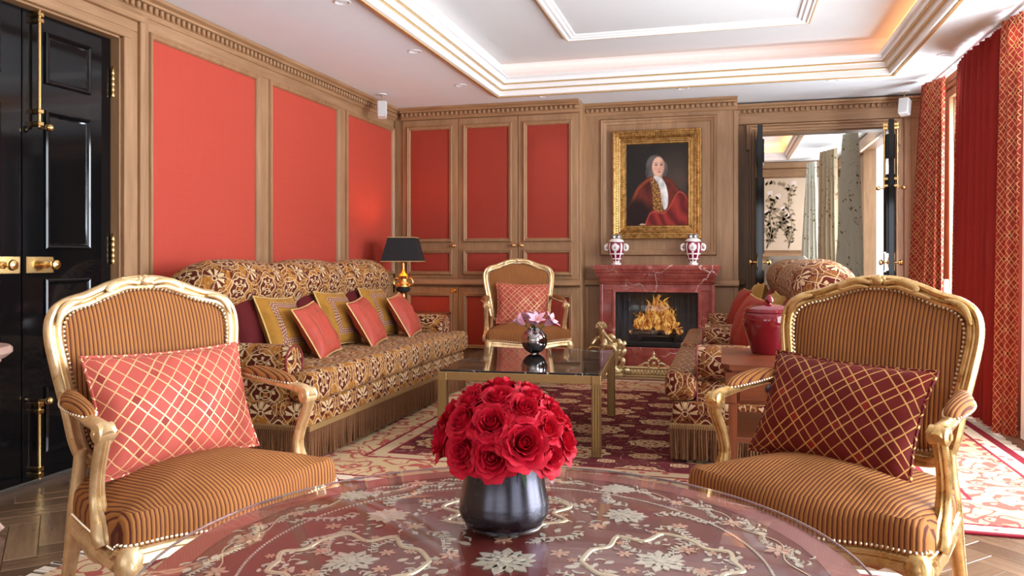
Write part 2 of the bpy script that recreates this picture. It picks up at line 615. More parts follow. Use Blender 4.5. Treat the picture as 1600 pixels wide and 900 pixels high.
M['silk_green'] = chinoiserie('pale green leafy curtain', (.74, .76, .66), (.24, .22, .12))
M['silk_cream'] = chinoiserie('tan leafy curtain', (.50, .40, .27), (.20, .12, .06))
M['wallpaper'] = plain('cream wallpaper', (.62, .47, .34), .7, nscale=2.5, namt=.12)
M['ink_leaf'] = plain('painted leaf', (.30, .22, .13), .7, nscale=30, namt=.4)
M['ink_blossom'] = plain('painted blossom', (.75, .62, .55), .7, nscale=30, namt=.2)


def floral():
    m = Mat('white floral chair cover')
    u, v, _ = m.xyz(m.coord('Object'))[0:3]
    z = m.xyz(m.coord('Object'))[2]
    vec = m.vec(u, z)
    f = m.voro(vec, 16)
    g = m.voro(m.vec(u + .3, z + .7), 30)
    msk = m.noise(vec, 9, 1) > .52
    c = m.mix((g < .2) * msk, (.80, .77, .70), (.20, .22, .13))
    c = m.mix((f < .24) * (m.noise(vec, 5, 1) > .5), c, (.48, .10, .07))
    return m.pbr(c, .7)


M['floral'] = floral()


def vase_mat():
    m = Mat('burgundy and white porcelain')
    x, y, z = m.xyz(m.coord())
    th = x.atan2(y)
    white = (.86, .82, .80)
    red = (.20, .006, .03)
    v = ((th / (2 * pi) * 8) + .5).frac().band(.5, .15)
    h = ((z - .058).abs() < .006).max((z - .105).abs() < .006).max(z < .036)
    c = m.mix(v.max(h), red, white)
    c = m.mix(z > .206, c, red)
    for a in (0, 1, 2, 3):
        t2 = (th - (a - 1.5) * pi / 2 + pi / 4).sin() * .086
        t3 = (th - (a - 1.5) * pi / 2 + pi / 4).cos() > .3
        d = (t2 * t2 + (z - .165) * (z - .165)).sqrt()
        c = m.mix((d < .038) * t3, c, white)
        c = m.mix(d.band(.032, .0016) * t3, c, red)
        c = m.mix((d < .016) * t3 * (m.noise(m.coord(), 120, 1) > .5), c, (.3, .2, .2))
    return m.pbr(c, .12, coat=.6)


M['porcelain'] = vase_mat()
M['porcelain_white'] = plain('white porcelain', (.86, .82, .79), .12, nscale=20, namt=.04, coat=.5)


# ------------------------------------------------------------------ mesh builder
class MB:
    def __init__(s):
        s.v, s.f, s.uv = [], [], []

    def add(s, verts, faces, uvs=None, mat=None):
        o = len(s.v)
        s.v += [tuple((mat @ V(p)) if mat else p) for p in verts]
        s.f += [tuple(i + o for i in f) for f in faces]
        s.uv += list(uvs) if uvs else [None] * len(faces)
        return s

    def merge(s, other, mat=None):
        return s.add(other.v, other.f, other.uv, mat)

    def box(s, x0, x1, y0, y1, z0, z1, mat=None, ch=0.0):
        if ch <= 0:
            v = [(x, y, z) for x in (x0, x1) for y in (y0, y1) for z in (z0, z1)]
            f = [(0, 1, 3, 2), (4, 6, 7, 5), (0, 4, 5, 1), (2, 3, 7, 6), (0, 2, 6, 4), (1, 5, 7, 3)]
            return s.add(v, f, None, mat)
        v, ids = [], {}
        X, Y, Z = (x0, x1), (y0, y1), (z0, z1)
        for i in (0, 1):
            for j in (0, 1):
                for k in (0, 1):
                    a, b, c = (1, -1)[i] * ch, (1, -1)[j] * ch, (1, -1)[k] * ch
                    for ax, p in enumerate(((X[i], Y[j] + b, Z[k] + c), (X[i] + a, Y[j], Z[k] + c), (X[i] + a, Y[j] + b, Z[k]))):
                        ids[i, j, k, ax] = len(v)
                        v.append(p)
        f = []
        for i in (0, 1):
            q = [ids[i, 0, 0, 0], ids[i, 0, 1, 0], ids[i, 1, 1, 0], ids[i, 1, 0, 0]]
            f.append(q if i == 0 else q[::-1])
            q = [ids[0, i, 0, 1], ids[1, i, 0, 1], ids[1, i, 1, 1], ids[0, i, 1, 1]]
            f.append(q if i == 0 else q[::-1])
            q = [ids[0, 0, i, 2], ids[0, 1, i, 2], ids[1, 1, i, 2], ids[1, 0, i, 2]]
            f.append(q if i == 0 else q[::-1])
        for j in (0, 1):
            for k in (0, 1):
                f.append([ids[0, j, k, 1], ids[1, j, k, 1], ids[1, j, k, 2], ids[0, j, k, 2]][::(1 if j != k else -1)])
                f.append([ids[j, 0, k, 0], ids[j, 1, k, 0], ids[j, 1, k, 2], ids[j, 0, k, 2]][::(1 if j == k else -1)])
                f.append([ids[j, k, 0, 0], ids[j, k, 1, 0], ids[j, k, 1, 1], ids[j, k, 0, 1]][::(1 if j != k else -1)])
        for i in (0, 1):
            for j in (0, 1):
                for k in (0, 1):
                    f.append([ids[i, j, k, 0], ids[i, j, k, 1], ids[i, j, k, 2]][::(1 if (i + j + k) % 2 == 0 else -1)])
        return s.add(v, f, None, mat)

    def grid(s, rows, cu=False, cv=False, mat=None, flip=False, uv=True, cap0=False, cap1=False, percol=False):
        """rows: list of point rings; cu closes along each row, cv closes the rows."""
        nr, nc = len(rows), len(rows[0])
        vs = [p for r in rows for p in r]
        mid = rows[nr // 2]
        U = [0.0]
        for i in range(nc):
            U.append(U[-1] + (V(mid[(i + 1) % nc]) - V(mid[i])).length)
        Wv = [0.0]
        best = max(range(nc), key=lambda c: sum((V(rows[r + 1][c]) - V(rows[r][c])).length for r in range(nr - 1))) if nr > 1 else 0
        for r in range(nr):
            Wv.append(Wv[-1] + (V(rows[(r + 1) % nr][best]) - V(rows[r][best])).length)
        PC = None
        if percol:
            PC = [[0.0] * nc]
            for r in range(1, nr):
                PC.append([PC[-1][c] + (V(rows[r][c]) - V(rows[r - 1][c])).length for c in range(nc)])
            mid_r = nr // 2
            PC = [[PC[r][c] - PC[mid_r][c] for c in range(nc)] for r in range(nr)]
        f, uvs = [], []
        for r in range(nr if cv else nr - 1):
            for c in range(nc if cu else nc - 1):
                r2, c2 = (r + 1) % nr, (c + 1) % nc
                q = [r * nc + c, r * nc + c2, r2 * nc + c2, r2 * nc + c]
                t = [(U[c], Wv[r]), (U[c + 1], Wv[r]), (U[c + 1], Wv[r + 1]), (U[c], Wv[r + 1])]
                if PC: t = [(U[c], PC[r][c]), (U[c + 1], PC[r][c2]), (U[c + 1], PC[r2][c2]), (U[c], PC[r2][c])]
                if flip: q, t = q[::-1], t[::-1]
                f.append(tuple(q))
                uvs.append(t if uv else None)
        if cap0:
            f.append(tuple(range(nc))[::(1 if flip else -1)])
            uvs.append(None)
        if cap1:
            f.append(tuple((nr - 1) * nc + i for i in range(nc))[::(-1 if flip else 1)])
            uvs.append(None)
        return s.add(vs, f, uvs, mat)

    def lathe(s, prof, seg=24, mat=None, cap=True):
        rows = [[(r * cos(2 * pi * k / seg), r * sin(2 * pi * k / seg), z) for k in range(seg)] for r, z in prof]
        return s.grid(rows, cu=True, mat=mat, cap0=cap and prof[0][0] > 1e-5, cap1=cap and prof[-1][0] > 1e-5)

    def sweep(s, prof, pts, up, closed=False, scale=None, mat=None, caps=True):
        """prof (a,b): a along side = T x up, b along up-ish normal; up: fixed vector or list."""
        n = len(pts)
        P = [V(p) for p in pts]
        rows = []
        for i in range(n):
            if closed: T = P[(i + 1) % n] - P[i - 1]
            else: T = P[min(i + 1, n - 1)] - P[max(i - 1, 0)]
            T.normalize()
            u = V(up[i]) if isinstance(up, list) else V(up)
            side = T.cross(u)
            side.normalize()
            nn = side.cross(T)
            k = scale[i] if scale else 1.0
            k = k if isinstance(k, tuple) else (k, k)
            rows.append([tuple(P[i] + side * a * k[0] + nn * b * k[1]) for a, b in prof])
        return s.grid(rows, cu=True, cv=closed, mat=mat, cap0=caps and not closed, cap1=caps and not closed, flip=True)

    def tube(s, pts, r, seg=8, up=(0.13, 0.21, 1), closed=False, mat=None):
        prof = [(cos(2 * pi * k / seg), sin(2 * pi * k / seg)) for k in range(seg)]
        rr = r if isinstance(r, (list, tuple)) else [r] * len(pts)
        return s.sweep(prof, pts, up, closed, list(rr), mat)

    def ball(s, c, r, seg=8, rings=6, sc=(1, 1, 1), mat=None):
        prof = [(sin(pi * k / rings), -cos(pi * k / rings)) for k in range(rings + 1)]
        rows = [[(c[0] + r * sc[0] * a * cos(2 * pi * k / seg), c[1] + r * sc[1] * a * sin(2 * pi * k / seg), c[2] + r * sc[2] * z) for k in range(seg)] for a, z in prof]
        return s.grid(rows, cu=True, mat=mat, uv=False)

    def prism(s, outline, z0, z1, mat=None):
        n = len(outline)
        v = [(x, y, z0) for x, y in outline] + [(x, y, z1) for x, y in outline]
        f = [tuple(range(n))[::-1], tuple(range(n, 2 * n))] + [(i, (i + 1) % n, n + (i + 1) % n, n + i) for i in range(n)]
        return s.add(v, f, None, mat)

    def frame(s, w0, w1, h0, h1, prof, mat=None, back=None):
        """mitred rectangular moulding in XZ plane, height along -Y; prof = [(inset, height)]"""
        rows = []
        for d, h in prof:
            rows.append([(w0 + d, -h, h0 + d), (w1 - d, -h, h0 + d), (w1 - d, -h, h1 - d), (w0 + d, -h, h1 - d)])
        return s.grid(rows, cu=True, mat=mat, uv=False)

    def mesh(s, name, smooth=38):
        me = bpy.data.meshes.new(name)
        me.from_pydata(s.v, [], s.f)
        me.update()
        ul = me.uv_layers.new(name='UVMap')
        data = [0.0] * (2 * len(me.loops))
        for p in me.polygons:
            t = s.uv[p.index]
            if t:
                for k, li in enumerate(p.loop_indices):
                    data[2 * li], data[2 * li + 1] = t[k]
            else:
                nx, ny, nz = abs(p.normal.x), abs(p.normal.y), abs(p.normal.z)
                for li in p.loop_indices:
                    c = me.vertices[me.loops[li].vertex_index].co
                    if nz >= nx and nz >= ny: q = (c.x, c.y)
                    elif ny >= nx: q = (c.x, c.z)
                    else: q = (c.y, c.z)
                    data[2 * li], data[2 * li + 1] = q
        ul.data.foreach_set('uv', data)
        if smooth:
            me.polygons.foreach_set('use_smooth', [True] * len(me.polygons))
            me.set_sharp_from_angle(angle=R(smooth))
        return me

    def build(s, name, mat, parent=None, smooth=38, loc=None, rot=None):
        me = s.mesh(name, smooth)
        me.materials.append(mat)
        return link(name, me, parent, loc, rot)


def link(name, me, parent=None, loc=None, rot=None):
    o = bpy.data.objects.new(name, me)
    COL.objects.link(o)
    if parent: o.parent = parent
    if loc: o.location = loc
    if rot: o.rotation_euler = rot
    return o


def tag(o, label=None, cat=None, group=None, kind=None):
    if label: o['label'] = label
    if cat: o['category'] = cat
    if group: o['group'] = group
    if kind: o['kind'] = kind
    return o


def thing(name, label, cat, loc=(0, 0, 0), rot=(0, 0, 0), group=None, kind=None):
    o = bpy.data.objects.new(name, None)
    o.empty_display_size = .1
    COL.objects.link(o)
    o.location = loc
    o.rotation_euler = rot if isinstance(rot, (tuple, list)) or hasattr(rot, 'x') else (0, 0, rot)
    return tag(o, label, cat, group, kind)


def stuff(o):
    o['kind'] = 'stuff'
    return o


KIDS = {}


def children(o):
    return [c for c in COL.objects if c.parent is o]


def dup(root, loc=None, rot=None, label=None, group=None):
    r = root.copy()
    COL.objects.link(r)
    if loc is not None: r.location = loc
    if rot is not None: r.rotation_euler = rot
    if label: r['label'] = label
    if group: r['group'] = group
    for ch in list(root.children):
        c = ch.copy()
        COL.objects.link(c)
        c.parent = r
        for g in list(ch.children):
            d = g.copy()
            COL.objects.link(d)
            d.parent = c
    return r


def cr(pts, n=6, closed=False):
    """Catmull-Rom through points of any dimension"""
    P = [tuple(map(float, p)) for p in pts]
    N = len(P)
    out = []
    segs = N if closed else N - 1
    for i in range(segs):
        p0 = P[(i - 1) % N] if closed or i > 0 else P[0]
        p1, p2 = P[i], P[(i + 1) % N]
        p3 = P[(i + 2) % N] if closed or i + 2 < N else P[-1]
        for k in range(n):
            t = k / n
            out.append(tuple(.5 * (2 * b + (c - a) * t + (2 * a - 5 * b + 4 * c - d) * t * t + (3 * b - a - 3 * c + d) * t ** 3) for a, b, c, d in zip(p0, p1, p2, p3)))
    if not closed: out.append(P[-1])
    return out


rnd = random.Random(11)

# =================================================================== THE SETTING
LW, CUP, CHM, BW, RW, HC = -3.27, 7.42, 7.67, 8.0, 1.85, 2.62


def piece(name, mat, parent, x0, x1, y0, y1, z0, z1, ch=.004):
    return MB().box(x0, x1, y0, y1, z0, z1, None, ch).build(name, mat, parent, 30)


def struct(name, mb, mat, label, cat='wall', parent=None, smooth=38):
    return tag(mb.build(name, mat, parent, smooth), label, cat, None, 'structure')


TO_X = Matrix.Rotation(R(90), 4, 'Z')          # frames built facing -Y -> facing +X


def face_x(xw):                                 # local x -> world y, facing +X from plane x = xw
    return Matrix(((0, -1, 0, xw), (1, 0, 0, 0), (0, 0, 1, 0), (0, 0, 0, 1)))


def face_mx(xw):                                # facing -X
    return Matrix(((0, 1, 0, xw), (-1, 0, 0, 0), (0, 0, 1, 0), (0, 0, 0, 1)))


def face_my(yw):                                # facing -Y from plane y = yw
    return Matrix.Translation((0, yw, 0))


MOULD = [(0, 0), (0, .022), (.006, .03), (.012, .03), (.018, .022), (.026, .024), (.033, .016), (.036, .004), (.036, -.01)]


def silk_panel(w0, w1, h0, h1, mat4, parent, name='panel', bulge=.01, mat=None):
    n = 8
    rows = []
    for j in range(n + 1):
        b = h0 + (h1 - h0) * j / n
        tv = 1 - abs(2 * j / n - 1) ** 6
        row = []
        for i in range(n + 1):
            a = w0 + (w1 - w0) * i / n
            tu = 1 - abs(2 * i / n - 1) ** 6
            row.append((a, -bulge * tu * tv, b))
        rows.append(row)
    return MB().grid(rows, mat=mat4).build(name, mat or M['silk'], parent)


# ---- floor with herringbone planks
fl = MB().box(-3.45, 2.1, -3.1, 8.2, -.08, -.012)
floor = struct('floor', fl, M['plank_c'], 'brown oak herringbone parquet floor of the sitting room', 'floor')
PW, PL = .11, .44
plank_me = []
for k in ('plank', 'plank_b', 'plank_c'):
    me = MB().box(-PW / 2 + .0012, PW / 2 - .0012, -PL / 2 + .0012, PL / 2 - .0012, -.013, 0, None, .0015).mesh('plank', 30)
    me.materials.append(M[k])
    plank_me.append(me)
rest = {0: MB(), 1: MB(), 2: MB()}
cand = []
ROT = R(45)
for i in range(-70, 71):
    for j in range(-16, 17):
        for kind in (0, 1):
            if kind == 0: cx, cy, a = i * PW + PL / 2 + j * PL, i * PW + PW / 2 - j * PL, R(90)
            else: cx, cy, a = i * PW + PW / 2 + j * PL, i * PW + PW + PL / 2 - j * PL, 0
            x = cx * cos(ROT) - cy * sin(ROT) - .6
            y = cx * sin(ROT) + cy * cos(ROT) + 2.5
            if not (-3.2 < x < 1.78 and -2.9 < y < 7.6): continue
            if x < -3.1 and y > 3.0 or (y > 7.15 and -1.3 < x < .1) or y > 7.2 and x < -1.2: continue
            seen = (x < -1.75 and 1.5 < y < 3.6) or (x > .95 and 2.3 < y < 3.65) or (x > 1.45 and 3 < y < 6.6) or (y < 3.5 and y > 1.4)
            under = (-2.4 < x < 1.5 and 3.6 < y < 7.1) or (-2.0 < x < .9 and y < 2.9)
            cand.append((0 if seen and not under else 1, x * x + y * y, x, y, a + ROT))
cand.sort()
for q, (s_, d_, x, y, a) in enumerate(cand):
    k = rnd.choice((0, 0, 1, 2))
    if q < 290 and s_ == 0:
        o = link('plank', plank_me[k], floor, (x, y, 0), (0, 0, a))
    else:
        rest[k].box(-PW / 2 + .0012, PW / 2 - .0012, -PL / 2 + .0012, PL / 2 - .0012, -.013, 0, Matrix.Translation((x, y, 0)) @ Matrix.Rotation(a, 4, 'Z'))
for k, mb in rest.items():
    stuff(mb.build('planks', M[('plank', 'plank_b', 'plank_c')[k]], floor, 30))

# ---- left wall: oak framing round three red silk panels, and the door opening
DY0, DY1, DZ = 2.47, 3.64, 2.34
wl = MB().box(LW - .2, LW - .012, -3.1, DY0, 0, HC).box(LW - .2, LW - .012, DY1, 7.7, 0, HC).box(LW - .2, LW - .012, DY0, DY1, DZ, HC).box(LW - .22, LW - .10, DY0 - .1, DY1 + .1, 0, DZ + .1)  # last box: unseen slab added behind the door to stop light leaking
wall_left = struct('wall_left', wl, M['oak_v'], 'left wall of limed oak framing around three tall red silk panels')
PANELS = [(3.90, 4.956), (5.161, 6.175), (6.373, 7.337)]
for a, b in PANELS:
    silk_panel(a - .02, b + .02, .97, 2.41, face_x(LW), wall_left, 'panel', .004)
    MB().frame(a - .036, b + .036, .949, 2.43, MOULD, face_x(LW)).build('moulding', M['oak_v'], wall_left)
    silk_panel(a, b, .20, .72, face_x(LW), wall_left, 'lower_panel', .003, M['oak_y'])
    MB().frame(a - .036, b + .036, .165, .755, MOULD, face_x(LW)).build('moulding', M['oak_y'], wall_left)
for a, b in ((3.86, 3.864), (4.992, 5.125), (6.211, 6.337), (7.373, 7.40)):
    piece('stile', M['oak_v'], wall_left, LW - .015, LW + .006, a, b, .14, 2.43)
piece('rail', M['oak_y'], wall_left, LW - .015, LW + .006, 3.86, 7.40, 2.43, 2.53)
piece('rail', M['oak_y'], wall_left, LW - .015, LW + .006, 3.86, 7.40, .755, .949)
prof_rail = [(0, 0), (.03, .004), (.05, .016), (.05, .03), (.035, .045), (.03, .06), (.012, .07), (0, .074)]
MB().sweep([(-a, b) for a, b in prof_rail][::-1], [(LW + .004, 7.40, .838), (LW + .004, 3.88, .838)], (0, 0, 1)).build('dado_rail', M['oak_y'], wall_left)
struct('baseboard_left', MB().box(LW - .01, LW + .022, 3.86, 7.40, 0, .14, None, .006), M['oak_y'], 'oak baseboard under the left wall panelling', 'baseboard')


def architrave(parent, mat4, w0, w1, h1, wd=.2, mat='oak_v', ears=0.0):
    """stepped door casing round an opening (local XZ plane facing -Y)"""
    P = [(0, 0, .35, .045), (.35, 0, .75, .036), (.75, 0, 1.0, .056)]
    for (a, _, b, t) in P:
        MB().box(w0 - wd * b, w0 - wd * a, -t, .02, 0, h1 + wd * a, mat4, .004).build('casing', M[mat], parent, 30)
        MB().box(w1 + wd * a, w1 + wd * b, -t, .02, 0, h1 + wd * a, mat4, .004).build('casing', M[mat], parent, 30)
        MB().box(w0 - wd * b, w1 + wd * b, -t, .02, h1 + wd * a, h1 + wd * b, mat4, .004).build('casing', M['oak_y' if mat4[0][0] == 0 else 'oak_x'], parent, 30)
    if ears:
        for s in (0, 1):
            x0, x1 = (w0 - wd - ears, w0 - wd * .7) if s == 0 else (w1 + wd * .7, w1 + wd + ears)
            MB().box(x0, x1, -.05, .02, h1 - .17, h1 + wd, mat4, .004).build('casing', M[mat], parent, 30)


architrave(wall_left, face_x(LW), DY0, DY1, DZ, .15)
piece('stile', M['oak_v'], wall_left, LW - .015, LW + .02, 3.792, 3.862, 0, 2.53)
for a, b, c, d in ((DY1 - .012, DY1, 0, DZ), (DY0, DY0 + .012, 0, DZ)):
    piece('door_lining', M['oak_v'], wall_left, LW - .16, LW + .02, a, b, c, d, .002)
piece('door_lining', M['oak_y'], wall_left, LW - .16, LW + .02, DY0, DY1, DZ - .012, DZ, .002)

# cornices: crown moulding with a row of single dentils
dent_me = MB().box(-.0125, .0125, -.022, .004, 0, .036, None, .005).mesh('dentil', 30)
dent_me.materials.append(M['oak_v'])
CROWN = [(.0, 0), (.016, .0), (.022, .012), (.022, .026), (.03, .03), (.03, .066), (.055, .07), (.06, .082), (.085, .094), (.092, .112), (0, .112)]


def cornice(name, p0, p1, out, label, z=2.506, pitch=.048):
    """runs p0 -> p1 (2D), 'out' is the 2D direction into the room"""
    d = V((p1[0] - p0[0], p1[1] - p0[1], 0))
    L = d.length
    d.normalize()
    o = V((out[0], out[1], 0))
    rows = []
    for t in (0, L):
        b = V((p0[0], p0[1], z)) + d * t
        rows.append([tuple(b + o * a + V((0, 0, h))) for a, h in CROWN])
    fl_ = d.cross(V((0, 0, 1))).dot(o) < 0
    mb = MB().grid(rows, cu=True, cap0=True, cap1=True, flip=not fl_)
    t_ = struct(name, mb, M['oak_y' if abs(d.y) > .5 else 'oak_x'], label, 'cornice', smooth=25)
    ang = atan2(d.y, d.x) + (0 if d.cross(V((0, 0, 1))).dot(o) > 0 else pi)
    n = int(L / pitch)
    for k in range(n):
        p = V((p0[0], p0[1], z + .029)) + d * (pitch * (k + .5)) + o * .03
        link('dentil', dent_me, t_, p, (0, 0, ang))
    return t_


cornice('trim_1', (LW, 7.42), (LW, 2.1), (1, 0), 'dentil cornice of oak along the top of the left wall')
cornice('trim_2', (LW + .09, CUP - .02), (-1.345, CUP - .02), (0, -1), 'dentil cornice of oak above the red panelled cupboards')
cornice('trim_3', (-1.34, CHM), (.105, CHM), (0, -1), 'dentil cornice of oak above the portrait on the chimney breast')
cornice('trim_4', (.10, BW), (RW, BW), (0, -1), 'dentil cornice of oak above the open black double doors', 2.49)
cornice('trim_5', (RW, 3.0), (RW, 8.0), (-1, 0), 'dentil cornice of oak above the curtained windows')

# ---- black double door in the left wall
door1 = thing('door_1', 'closed glossy black panelled double door with brass knobs in left wall', 'door', kind='structure')


def door_leaf(parent, w0, w1, h1, mat4, panels, t=.045):
    mb = MB().box(w0, w1, 0, t, .006, h1, mat4, .003)
    leaf = mb.build('leaf', M['black_gloss'], parent, 30)
    for a, b, c, d in panels:
        f = [(0, 0), (0, .010), (.008, .015), (.016, .012), (.022, .004), (.030, .002)]
        rows = MB().frame(a, b, c, d, f, mat4)
        q = .030
        rows.add([(a + q, -.002, c + q), (b - q, -.002, c + q), (b - q, -.002, d - q), (a + q, -.002, d - q)], [(0, 1, 2, 3)], None, mat4)
        rows.build('raised_panel', M['black_gloss'], leaf, 25)
    return leaf


def leaf_panels(a, b):
    return [(a, b, 1.983, 2.242), (a, b, 1.152, 1.849), (a, b, .60, 1.0), (a, b, .13, .46)]


fx = face_x(LW - .035)
leaf_r = door_leaf(door1, 3.058, DY1 - .014, DZ - .014, fx, leaf_panels(3.185, 3.475))
leaf_l = door_leaf(door1, DY0 + .014, 3.052, DZ - .014, fx, leaf_panels(2.64, 2.93))


def bolt(parent, mat4, w, z0, z1, knob_at):
    mb = MB().tube([(w, -.028, z0), (w, -.028, z1)], .0085, 10, (1, 0, 0), mat=mat4)
    for z in (z0 + .02, z1 - .02, z0 + .05 if knob_at == z1 else z1 - .05, (z0 + z1) / 2 if abs(z1 - z0) > 2 else z0 + (z1 - z0) * (.86 if knob_at == z1 else .14)):
        mb.box(w - .016, w + .016, -.042, 0, z - .011, z + .011, mat4, .003)
    dirn = 1 if knob_at == z1 else -1
    mb.tube([(w, -.028, knob_at), (w, -.05, knob_at + dirn * .004), (w + .01, -.07, knob_at)], [.008, .006, .006], 8, (1, 0, 0), mat=mat4)
    mb.ball((w + .012, -.078, knob_at), .02, 12, 8, mat=mat4)
    return mb.build('bolt', M['brass'], parent)


bolt(door1, fx, 3.128, 1.75, 2.33, 1.75)
bolt(door1, fx, 3.128, .012, .40, .40)


def knob_plate(parent, mat4, w0, w1, z, wk):
    pl = MB().box(w0, w1, -.006, 0, z - .042, z + .042, mat4, .002).build('lock_plate', M['brass'], parent, 30)
    prof = [(.018, 0), (.018, .006), (.009, .010), (.008, .032), (.014, .040), (.024, .048), (.027, .058), (.023, .068), (.010, .073), (0, .074)]
    MB().lathe(prof, 20, mat4 @ Matrix.Translation((wk, -.006, z)) @ Matrix.Rotation(R(90), 4, 'X')).build('knob', M['brass'], pl)


knob_plate(door1, fx, 3.075, 3.235, 1.072, 3.19)
knob_plate(door1, fx, 2.875, 3.04, 1.072, 2.945)
for z in (2.08, 1.15, .25):
    mb = MB()
    for k in range(5):
        mb.lathe([(.009, 0), (.0105, .003), (.0105, .027), (.009, .03)], 10, fx @ Matrix.Translation((DY1 - .012, -.012, z + (k - 2.5) * .031)))
    mb.lathe([(.004, 0), (.008, .008), (.004, .016), (0, .022)], 8, fx @ Matrix.Translation((DY1 - .012, -.012, z + 2.5 * .031)))
    mb.build('hinge', M['brass'], door1)

# ---- back wall with the door to the next room
OX0, OX1, OZ = .295, 1.467, 2.33
wb = MB().box(-3.45, OX0, BW + .012, BW + .18, 0, HC).box(OX1, 2.1, BW + .012, BW + .18, 0, HC).box(OX0, OX1, BW + .012, BW + .18, OZ, HC)
wall_back = struct('wall_back', wb, M['oak_v'], 'oak panelled back wall around the open doorway to the next room')
architrave(wall_back, face_my(BW), OX0, OX1, OZ, .075, 'oak_v', .028)
piece('frieze', M['oak_x'], wall_back, .11, RW, BW - .02, BW + .02, OZ + .085, 2.52)
for a, b, c, d in ((OX0, OX0 + .012, 0, OZ), (OX1 - .012, OX1, 0, OZ)):
    piece('door_lining', M['oak_v'], wall_back, a, b, BW - .02, BW + .18, c, d, .002)
piece('door_lining', M['oak_x'], wall_back, OX0, OX1, BW - .02, BW + .18, OZ - .012, OZ, .002)
piece('dado_rail', M['oak_x'], wall_back, 1.57, RW, BW - .03, BW + .02, .84, .91, .012)
piece('stile', M['oak_v'], wall_back, 1.60, 1.66, BW - .006, BW + .02, 0, 2.5)
piece('dado_rail', M['oak_x'], wall_back, .11, .19, BW - .03, BW + .02, .84, .91, .012)

# ---- chimney breast
wc = MB().box(-1.337, -1.03, CHM, BW + .012, 0, HC).box(-.19, .10, CHM, BW + .012, 0, HC).box(-1.03, -.19, CHM, BW + .012, .84, HC).box(-1.03, -.19, CHM, BW + .012, 0, .26)
wall_chimney = struct('wall_chimney', wc, M['oak_v'], 'oak chimney breast carrying the portrait above the fireplace')
BOL = [(0, 0), (0, .02), (.01, .034), (.025, .03), (.03, .018), (.05, .012), (.058, .004), (.06, -.004)]
MB().frame(-1.19, -.082, 1.135, 2.468, BOL, face_my(CHM)).build('panel_moulding', M['oak_v'], wall_chimney)
for a, b in ((-1.337, -1.17), (-.095, .10)):
    MB().sweep(prof_rail, [(a - .02, CHM, .835), (b + .02, CHM, .835)], (0, 0, 1)).build('dado_rail', M['oak_x'], wall_chimney)
piece('stile', M['oak_v'], wall_chimney, -1.337, -1.30, CHM - .012, CHM + .01, 0, .83)
piece('stile', M['oak_v'], wall_chimney, .07, .115, CHM - .012, CHM + .01, 0, 2.5)
piece('plinth', M['oak_x'], wall_chimney, -1.337, -1.17, CHM - .02, CHM + .01, 0, .14)
piece('plinth', M['oak_x'], wall_chimney, -.095, .10, CHM - .02, CHM + .01, 0, .14)

# ---- right wall with window openings
WINS = [(6.10, 7.34), (3.60, 5.42), (.95, 2.85), (-1.85, .05)]
WZ0, WZ1 = .28, 2.46
wr = MB()
ys = [-3.1] + [q for w in sorted(WINS) for q in w] + [8.2]
for a, b in zip(ys[0::2], ys[1::2]):
    wr.box(RW, RW + .22, a, b, 0, HC)
for a, b in WINS:
    wr.box(RW, RW + .22, a, b, 0, WZ0).box(RW, RW + .22, a, b, WZ1, HC)
wall_right = struct('wall_right', wr, M['oak_v'], 'right wall of oak with tall windows behind red curtains')
for n_, (a, b) in enumerate(WINS):
    w = thing('window_%d' % (n_ + 1), ['tall oak framed window beside the far red curtain', 'tall window behind the two nearer red curtains', 'tall window on right wall beside the round table', 'rearmost tall window of right wall behind the camera'][n_], 'window', kind='structure')
    fr = MB().frame(a, b, WZ0, WZ1, [(0, -.12), (0, -.07), (.06, -.07), (.06, -.12)], face_x(RW) @ Matrix.Scale(-1, 4, (0, 1, 0)))
    fr.build('window_frame', M['gilt_lit'] if False else M['oak_v'], w, 30)
    xm = RW + .09
    my = (a + b) / 2
    piece('mullion', M['oak_v'], w, xm - .02, xm + .02, my - .03, my + .03, WZ0, WZ1)
    for z in (WZ0 + .72, WZ0 + 1.44):
        piece('transom', M['oak_y'], w, xm - .015, xm + .015, a + .05, b - .05, z - .015, z + .015, .003)
    for k in range(2):
        for z0, z1 in ((WZ0 + .05, WZ0 + .71), (WZ0 + .73, WZ0 + 1.43), (WZ0 + 1.45, WZ1 - .05)):
            y0, y1 = (a + .05, my - .03) if k == 0 else (my + .03, b - .05)
            piece('pane', M['window_glass'], w, xm - .003, xm + .003, y0, y1, z0, z1, 0)
    for y0, y1 in ((a - .13, a), (b, b + .13)):
        piece('casing', M['oak_v'], w, RW - .035, RW + .01, y0, y1, 0, WZ1 + .06)
    piece('casing', M['oak_y'], w, RW - .035, RW + .01, a, b, WZ1, WZ1 + .06)
    piece('casing_block', M['white_trim'], w, RW - .07, RW + .01, b + .005, b + .135, .80, .93, .012)
    piece('sill', M['oak_y'], w, RW - .05, RW + .2, a, b, WZ0 - .03, WZ0)

# ---- wall behind the camera with two windows
wf = MB()
HX = [(-3.2, -1.2), (-.75, 1.25)]
for a, b in ((-3.45, -3.2), (-1.2, -.75), (1.25, 2.1)):
    wf.box(a, b, -3.1, -2.9, 0, HC)
for a, b in HX:
    wf.box(a, b, -3.1, -2.9, 0, .75).box(a, b, -3.1, -2.9, 2.27, HC)
struct('wall_front', wf, M['oak_v'], 'oak wall with windows at the viewing end of the room')

